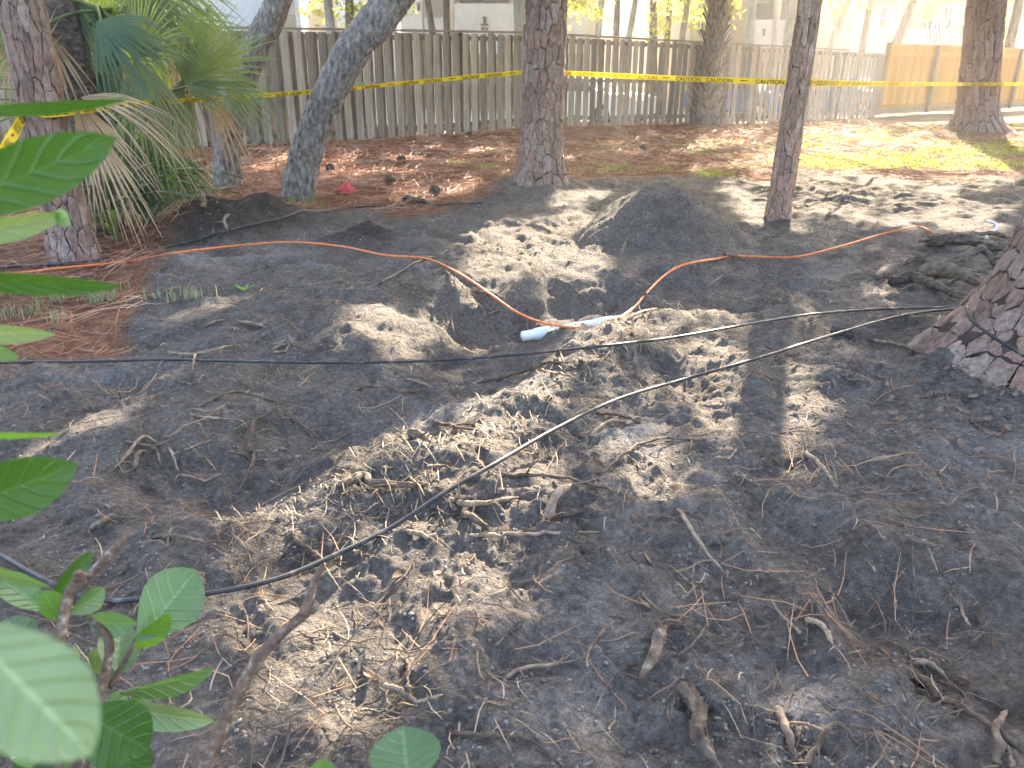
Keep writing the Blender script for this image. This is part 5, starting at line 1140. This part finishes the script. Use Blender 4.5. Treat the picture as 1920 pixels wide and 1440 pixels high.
def litter():
    r = np.random.RandomState(21)
    # pine straw bed: density follows the straw zone
    n = 78000; u = r.uniform(-.75, .85, n); y = 3.0+18.5*r.rand(n)**.75; x = u*y; k = (r.rand(n) < straw_w(x, y)*.95+.0) & (r.rand(n) < np.where(u > .3, .45, 1)); x, y = x[k], y[k]; m = len(x)
    V, F = strips(x, y, r.uniform(.10, .24, m)*(1+y*.02), .0012+.00036*y*r.uniform(.5, 1.2, m)*.75, r.uniform(0, 6.28, m), r.normal(0, .5, m), .003+r.rand(m)**2*.03, np.abs(r.normal(0, .12, m)), r)
    tag(mk('pine_straw', V, F, M['straw'], None, False), 'thick bed of reddish pine straw in front of the fence', kind='stuff')
    # dry pale stalks in the straw
    n = 3200; u = r.uniform(-.6, .8, n); y = 5+9*r.rand(n); x = u*y; k = r.rand(n) < straw_w(x, y)*sstep(.42, .6, fbm(x*1.2, y*1.2, 301, 2)); x, y = x[k], y[k]; m = len(x)
    V, F = strips(x, y, r.uniform(.08, .25, m), .0016+.00024*y, r.uniform(0, 6.28, m), r.normal(0, .7, m), .012, np.abs(r.normal(0, .4, m)), r)
    tag(mk('dry_stalks', V, F, M['fibre'], None, False), 'pale dry stalks among the pine straw', kind='stuff')
    # needles strewn over the dirt, in drifts
    n = 2700; u = r.uniform(-.8, .8, n); y = .85+6.2*r.rand(n)**1.5; x = u*y; den = .15+.8*sstep(.5, .68, fbm(x*1.4, y*1.4, 311, 3))
    c = gp(1700, 860); den = np.maximum(den, 3.5*np.exp(-((x-c[0])/.5)**2-((y-c[1])/.35)**2)); c = gp(80, 760); den = np.maximum(den, 1.2*np.exp(-((x-c[0])/.5)**2-((y-c[1])/.9)**2)); k = r.rand(n) < den*.6; x, y = x[k], y[k]; m = len(x)
    V, F = strips(x, y, r.uniform(.05, .2, m),   .0006+.00024*y, r.uniform(0, 6.28, m), r.normal(0, .45, m), .002+r.rand(m)*.008, np.abs(r.normal(0, .10, m)), r)
    tag(mk('pine_needles', V, F, M['needle'], None, False), 'brown pine needles strewn over the grey sand', kind='stuff')
    # torn root fibres and chips, thickest along the bank beside the trench
    n = 26000; u = r.uniform(-.75, .75, n); y = .9+5*r.rand(n)**1.4; x = u*y; d, t = seg_d(x, y, BERM); den = .03+.9*np.exp(-(d/.17)**2)+.07*sstep(.55, .7, fbm(x*2, y*2, 321, 3)); k = r.rand(n) < den*.6; x, y = x[k], y[k]; m = len(x)
    V, F = strips(x, y, r.uniform(.012, .075, m), .0011+.0004*y*r.rand(m), r.normal(2.4, 1.0, m), r.normal(0, .3, m), .002+r.rand(m)*.012, np.abs(r.normal(0, .25, m)), r)
    tag(mk('root_fibres', V, F, M['fibre'], None, False), 'torn root fibres littering the bank and the sand', kind='stuff')
    n = 2500; u = r.uniform(-.75, .75, n); y = .9+4.5*r.rand(n)**1.5; x = u*y; k = r.rand(n) < .25+.7*sstep(.5, .65, fbm(x*2.3, y*2.3, 331, 3)); x, y = x[k], y[k]; m = len(x)
    V, F = strips(x, y, r.uniform(.02, .13, m), .0012+.0004*y*r.rand(m), r.uniform(0, 6.28, m), r.normal(0, .3, m), .002+r.rand(m)*.01, np.abs(r.normal(0, .2, m)), r)
    tag(mk('dark_rootlets', V, F, M['root'], None, False), 'dark thin rootlets lying in the sand', kind='stuff')
    # crumbs of soil
    n = 22000; u = r.uniform(-.72, .72, n); y = .85+5.5*r.rand(n)**1.6; x = u*y; k = r.rand(n) < .35+.65*sstep(.45, .6, fbm(x*3, y*3, 341, 3)); x, y = x[k], y[k]; m = len(x)
    s = (.0014+.0042*r.rand(m)**3.5)*(.8+.22*y); z = hgt(x, y)+s*.25; base = np.array([[1, 0, 0], [-1, 0, 0], [0, 1, 0], [0, -1, 0], [0, 0, 1], [0, 0, -1]], float)
    V = (base[None]*(1+r.uniform(-.45, .45, (m, 6, 1))))*s[:, None, None]*np.array([1.2, 1.1, .75]); a = r.uniform(0, 6.28, m); ca, sa = np.cos(a)[:, None], np.sin(a)[:, None]
    vx = V[:, :, 0]*ca-V[:, :, 1]*sa; vy = V[:, :, 0]*sa+V[:, :, 1]*ca; V = np.stack([vx+x[:, None], vy+y[:, None], V[:, :, 2]+z[:, None]], -1).reshape(-1, 3)
    T = np.array([[0, 2, 4], [2, 1, 4], [1, 3, 4], [3, 0, 4], [2, 0, 5], [1, 2, 5], [3, 1, 5], [0, 3, 5]]); F = ((np.arange(m)*6)[:, None, None]+T[None]).reshape(-1, 3)
    tag(mk('soil_crumbs', V, F, M['crumb'], None, True), 'loose crumbs of grey sandy soil', kind='stuff')
    # bark flakes round the nearest pine
    n = 200; c = gp(1850, 770); x = c[0]+r.normal(0, .35, n); y = c[1]+r.normal(0, .22, n); V, F = strips(x, y, r.uniform(.012, .04, n), r.uniform(.004, .010, n), r.uniform(0, 6.28, n), r.normal(0, .2, n), .004+r.rand(n)*.01, np.abs(r.normal(0, .1, n)), r)
    tag(mk('bark_flakes', V, F, M['flake'], None, False), 'flaked bark scattered at the foot of the nearest pine', kind='stuff')
    # grass
    def tufts(cx, cy, n, hgt_, sp, wd):
        x = cx+r.normal(0, sp, n); y = cy+r.normal(0, sp, n); z = hgt(x, y); a = r.uniform(0, 6.28, n); l = hgt_*r.uniform(.5, 1.2, n); b = r.uniform(.1, .7, n); V = np.zeros((n, 5, 3)); q = np.stack([-np.sin(a), np.cos(a)], -1)*wd
        for j, (s, w_) in enumerate(((0, 1), (.55, .8))):
            ox = x+np.cos(a)*b*l*s*s; oy = y+np.sin(a)*b*l*s*s
            V[:, j*2] = np.stack([ox-q[:, 0]*w_, oy-q[:, 1]*w_, z+l*s], -1); V[:, j*2+1] = np.stack([ox+q[:, 0]*w_, oy+q[:, 1]*w_, z+l*s], -1)
        V[:, 4] = np.stack([x+np.cos(a)*b*l, y+np.sin(a)*b*l, z+l*.92], -1); return V
    def grass_obj(name, label, blocks, mat):
        V = np.concatenate(blocks); n = len(V); b = (np.arange(n)*5)[:, None]; F = [tuple(q) for q in (b+np.array([[0, 1, 3, 2]])).tolist()]+[tuple(q) for q in (b+np.array([[2, 3, 4]])).tolist()]
        tag(mk(name, V.reshape(-1, 3), F, M[mat], None, False), label, kind='stuff')
    B = []
    for _ in range(900):
        px = r.uniform(1480, 1990); py = r.uniform(228, 318); p = gp(px, py)
        if fbm(np.array([p[0]*.8]), np.array([p[1]*.8]), 91, 3)[0] < .42 or py > 316: continue
        B.append(tufts(p[0], p[1], 11, .06, .16, .006))
    for _ in range(70):
        px = r.uniform(1080, 1520); py = r.uniform(265, 330); p = gp(px, py)
        if fbm(np.array([p[0]*.9]), np.array([p[1]*.9]), 97, 3)[0] < .5: continue
        B.append(tufts(p[0], p[1], 16, .07, .15, .006))
    for px, py in ((870, 313), (1360, 335), (915, 320), (1320, 336), (1545, 318), (560, 385), (1335, 333)): p = gp(px, py); B.append(tufts(p[0], p[1], 40, .09, .12, .005))
    grass_obj('grass', 'patchy sunlit grass in front of the new fence', B, 'grass')
    B = []
    for px, py, n in ((20, 550, 26), (45, 552, 22), (90, 570, 26), (140, 560, 40), (155, 552, 46), (175, 562, 40), (195, 566, 26), (215, 552, 16), (65, 592, 24), (10, 597, 22), (338, 568, 20), (365, 567, 16), (290, 558, 16), (118, 606, 14), (8, 640, 20)):
        p = gp(px, py); B.append(tufts(p[0], p[1], n, .075, .045, .0032))
    grass_obj('pale_grass', 'pale grass tufts at the left edge of the dug sand', B, 'palegrass')
litter()
def seedling():
    p = ag(458, 546); root = thing('seedling', 'single bright yellow green seedling on the grey sand', 'plant', p)
    for k, a in enumerate((.2, 1.3, 2.6, 3.6, 4.7)):
        d = np.array([math.cos(a), math.sin(a)*.6, .9]); t = np.array([-math.sin(a), math.cos(a), 0])*.008; V = []
        for s, w_ in ((0, .3), (.4, 1), (.75, .8), (1, .05)): c = p+d*.07*s-np.array([0, 0, .03])*s*s; V += [c-t*w_, c+t*w_]
        mk('leaf', V, [(0, 1, 3, 2), (2, 3, 5, 4), (4, 5, 7, 6)], M['leaf_lime'], root, True)
seedling()
# ================================================================== SHRUB in front of the lens
def leaf(root, b, t, wpx, db, dt, mat, fold=.25, arch=.0, roll=0.0, obov=.0, wav=.015, stem=None):
    """leaf from base pixel b to tip pixel t; db, dt = depth of base and tip; wpx = width in pixels; roll turns it about its midrib"""
    B = atD(*b, db); T = atD(*t, dt); ax = T-B; L = np.linalg.norm(ax); ax /= L; W = wpx/2*(db+dt)/2/FPX
    vw = np.array([0, 0, H])-(B+T)/2; vw /= np.linalg.norm(vw); sd = np.cross(vw, ax); sd /= np.linalg.norm(sd); nm = np.cross(ax, sd)
    sd, nm = sd*math.cos(roll)+nm*math.sin(roll), nm*math.cos(roll)-sd*math.sin(roll); W /= max(.3, abs(math.cos(roll)))
    V = []; uv = []; F = []; n, m = 16, 8
    for i in range(n+1):
        v = i/n; q = v**(1+obov*.9); w_ = W*(math.sin(math.pi*min(1, max(0, q)))**(.72))*(1 if v < 1 else 0)+W*.015
        for j in range(m+1):
            u = j/m*2-1; c = B+ax*L*v+sd*u*w_*(1+.012*math.sin(v*40+u))+nm*(fold*abs(u)*w_+arch*L*math.sin(math.pi*v)+wav*w_*math.sin(v*21+(1 if u > 0 else 2.1))*abs(u))
            V.append(c); uv.append((u, v))
    for i in range(n):
        for j in range(m): a = i*(m+1)+j; F.append((a, a+1, a+m+2, a+m+1))
    o = mk('leaf', V, F, M[mat], root, True, uv=uv)
    if stem is not None:
        s = MB(); s.tube(spline([stem, (stem+B)/2+np.array([0, 0, .004]), B+ax*L*.04], 4), [.0016]*8+[.0014], 5); s.build('leaf_stalk', M['leaf_lime'], o, True)
    return o
def shrub():
    D = .85; foot = np.array([-.52, .62, 0]); foot[2] = hz(foot[0], foot[1])
    root = thing('shrub', 'pruned shrub with veined oval leaves in the lower left corner', 'shrub', foot)
    def st(name, pts, R, sub=None):
        P = spline(pts, 6); mb = MB(); RR = np.interp(np.linspace(0, 1, len(P)), np.linspace(0, 1, len(R)), R); mb.tube(P, RR*(1+npr.uniform(-.1, .12, len(P))), 10, True, .08); return mb.build(name, M['stem'], sub or root, True)
    A = [foot, atD(60, 1480, .76), atD(95, 1330, .8), atD(108, 1230, .82), atD(130, 1112, .84), atD(163, 1082, .85), atD(205, 1040, .86), atD(241, 998, .87)]
    st('branch', A, [.009, .008, .0062, .0058, .0058, .0052, .0045, .0042])
    Bp = [foot+[.03, .05, 0], atD(150, 1480, .82), atD(180, 1340, .86), atD(198, 1262, .88), atD(203, 1200, .89), atD(165, 1152, .9)]
    st('branch', Bp, [.008, .007, .0062, .0055, .005, .0042])
    C = [foot+[.12, .12, 0], atD(330, 1530, .78), atD(382, 1440, .78), atD(440, 1310, .8), atD(500, 1215, .82), atD(555, 1165, .83), atD(598, 1132, .84)]
    st('branch', C, [.010, .0095, .0085, .0072, .0062, .0055, .005]); st('branch', [atD(566, 1155, .83), atD(582, 1118, .84), atD(592, 1085, .845), atD(606, 1062, .85)], [.0055, .0045, .004, .003])
    st('twig', [atD(205, 1290, .88), atD(228, 1250, .89), atD(252, 1205, .9), atD(268, 1180, .91)], [.0036, .003, .0026, .002]); st('twig', [atD(150, 1500, .72), atD(165, 1400, .74), atD(150, 1345, .75)], [.004, .003, .002])
    st('twig', [atD(133, 1108, .84), atD(108, 1160, .85), atD(80, 1145, .86)], [.003, .0024, .0018]); st('knot', [atD(150, 1092, .835), atD(148, 1080, .83), atD(146, 1072, .828)], [.007, .0065, .004])
    LF = [((258, 1203), (368, 1068), 112, .88, .93, 'leaf', .12, .02, .15, .35), ((162, 1160), (256, 1168), 48, .9, .9, 'leaf', .3, .10, .5, .2), ((255, 1215), (319, 1150), 40, .9, .88, 'leaf_lime', .3, .05, .5, .1),
          ((222, 1300), (402, 1252), 34, .89, .95, 'leaf', .5, .03, .9, .2), ((190, 1315), (402, 1352), 46, .88, .92, 'leaf_pale', .35, .04, .6, .1), ((150, 1335), (278, 1405), 120, .72, .76, 'leaf_dark', .15, .02, .1, .1),
          ((90, 1142), (172, 1032), 38, .86, .9, 'leaf_dark', .3, .0, .5, .1), ((86, 1145), (-20, 1075), 54, .86, .84, 'leaf', .3, .06, .3, .1), ((118, 1165), (78, 1108), 44, .85, .84, 'leaf_lime', .2, .02, .2, .2),
          ((110, 1206), (-20, 1232), 56, .84, .82, 'leaf', .25, .03, .2, .1), ((132, 1152), (196, 1102), 40, .87, .9, 'leaf', .3, .05, .5, .2), ((-70, 1170), (172, 1415), 190, .24, .25, 'leaf_pale', .1, .03, .1, .1),
          ((20, 1230), (152, 1272), 66, .84, .88, 'leaf', .2, .02, .3, .1), ((218, 1268), (226, 1166), 74, .92, .96, 'leaf', .2, .0, .3, .1), ((768, 1490), (754, 1362), 132, .6, .62, 'leaf', .08, .0, .1, .45),
          ((610, 1475), (598, 1424), 46, .62, .63, 'leaf_lime', .1, .0, .1, .2), ((196, 1400), (280, 1445), 80, .78, .8, 'leaf_dark', .2, .02, .4, .1), ((120, 1400), (20, 1460), 70, .7, .68, 'leaf_dark', .2, .02, .3, .1),
          ((210, 1290), (202, 1248), 22, .9, .92, 'leaf_dark', .2, 0, .4, .1), ((190, 1345), (238, 1300), 40, .86, .9, 'leaf', .2, 0, .4, .1), ((60, 1440), (30, 1350), 60, .66, .66, 'leaf', .2, .02, .4, .1), ((0, 1420), (60, 1330), 60, .8, .84, 'leaf_dark', .2, .02, .4, .1),
          ((60, 1215), (10, 1160), 60, .86, .88, 'leaf', .2, .02, .3, .1), ((165, 1225), (235, 1235), 60, .93, .97, 'leaf_pale', .2, .02, .4, .1), ((95, 1250), (150, 1235), 50, .9, .95, 'leaf_pale', .2, .02, .3, .2), ((230, 1330), (290, 1300), 30, .92, .95, 'leaf', .2, 0, .4, .1), ((40, 1300), (-20, 1390), 80, .6, .6, 'leaf', .2, .02, .2, .1), ((120, 1440), (200, 1375), 60, .84, .88, 'leaf', .2, .02, .3, .1)]
    for i, (b, t, wp, d0, d1, mt, fo, ar, ro, ob) in enumerate(LF): leaf(root, b, t, wp, d0, d1, mt, fo, ar, ro, ob)
    f2 = np.array([-.72, .5, 0]); f2[2] = hz(f2[0], f2[1]); r2 = thing('shrub', 'taller shrub whose long glossy leaves reach in at the left edge', 'shrub', f2)
    m0 = atD(-150, 480, .46)
    S2 = [f2, atD(-160, 1300, .5), atD(-170, 900, .48), m0, atD(-150, 200, .46)]; P = spline(S2, 8); mb = MB(); mb.tube(P, np.linspace(.008, .004, len(P)), 8, True, .1); mb.build('branch', M['stem'], r2, True)
    L2 = [((-150, 410), (218, 258), 112, .44, .42, 'leaf_dark', .12, .02, .0, .25), ((-140, 205), (242, 185), 24, .46, .48, 'leaf_dark', .3, .02, .9, .0), ((-120, 445), (128, 398), 46, .5, .52, 'leaf_pale', .5, .04, .5, .0),
          ((-150, 512), (228, 536), 40, .45, .47, 'leaf_dark', .3, .01, .8, .0), ((-120, 612), (104, 626), 36, .5, .52, 'leaf_pale', .3, .03, .6, .0), ((-60, 640), (38, 672), 30, .52, .52, 'leaf', .2, .02, .5, .0),
          ((-120, 812), (118, 813), 12, .5, .52, 'leaf_lime', .5, .0, 1.0, .0), ((-110, 965), (146, 870), 110, .5, .5, 'leaf_dark', .15, .02, .2, .2), ((-100, 1040), (95, 1100), 22, .5, .54, 'leaf', .3, .01, .8, .0), ((105, 395), (132, 424), 26, .52, .50, 'leaf_lime', .2, .0, .3, .0)]
    for i, (b, t, wp, d0, d1, mt, fo, ar, ro, ob) in enumerate(L2): leaf(r2, b, t, wp, d0, d1, mt, fo, ar, ro, ob, stem=None if i == 9 else P[min(len(P)-1, int(len(P)*(.85-.07*i)))])
shrub()
# ================================================================== HAZE in the low sunlight
def haze(density=.0018, g_=.55):
    m = bpy.data.materials.new('haze'); m.use_nodes = True; nt = m.node_tree; nt.nodes.remove(nt.nodes['Principled BSDF'])
    v = nt.nodes.new('ShaderNodeVolumePrincipled'); v.inputs['Color'].default_value = (1, .97, .92, 1); v.inputs['Density'].default_value = density; v.inputs['Anisotropy'].default_value = g_
    nt.links.new(v.outputs[0], nt.nodes['Material Output'].inputs['Volume'])
    mb = MB(); mb.box((0, 45, 8.0), (190, 130, 18.8)); tag(mb.build('haze', m), 'thin bright haze hanging in the low sunlight', kind='stuff')
haze()
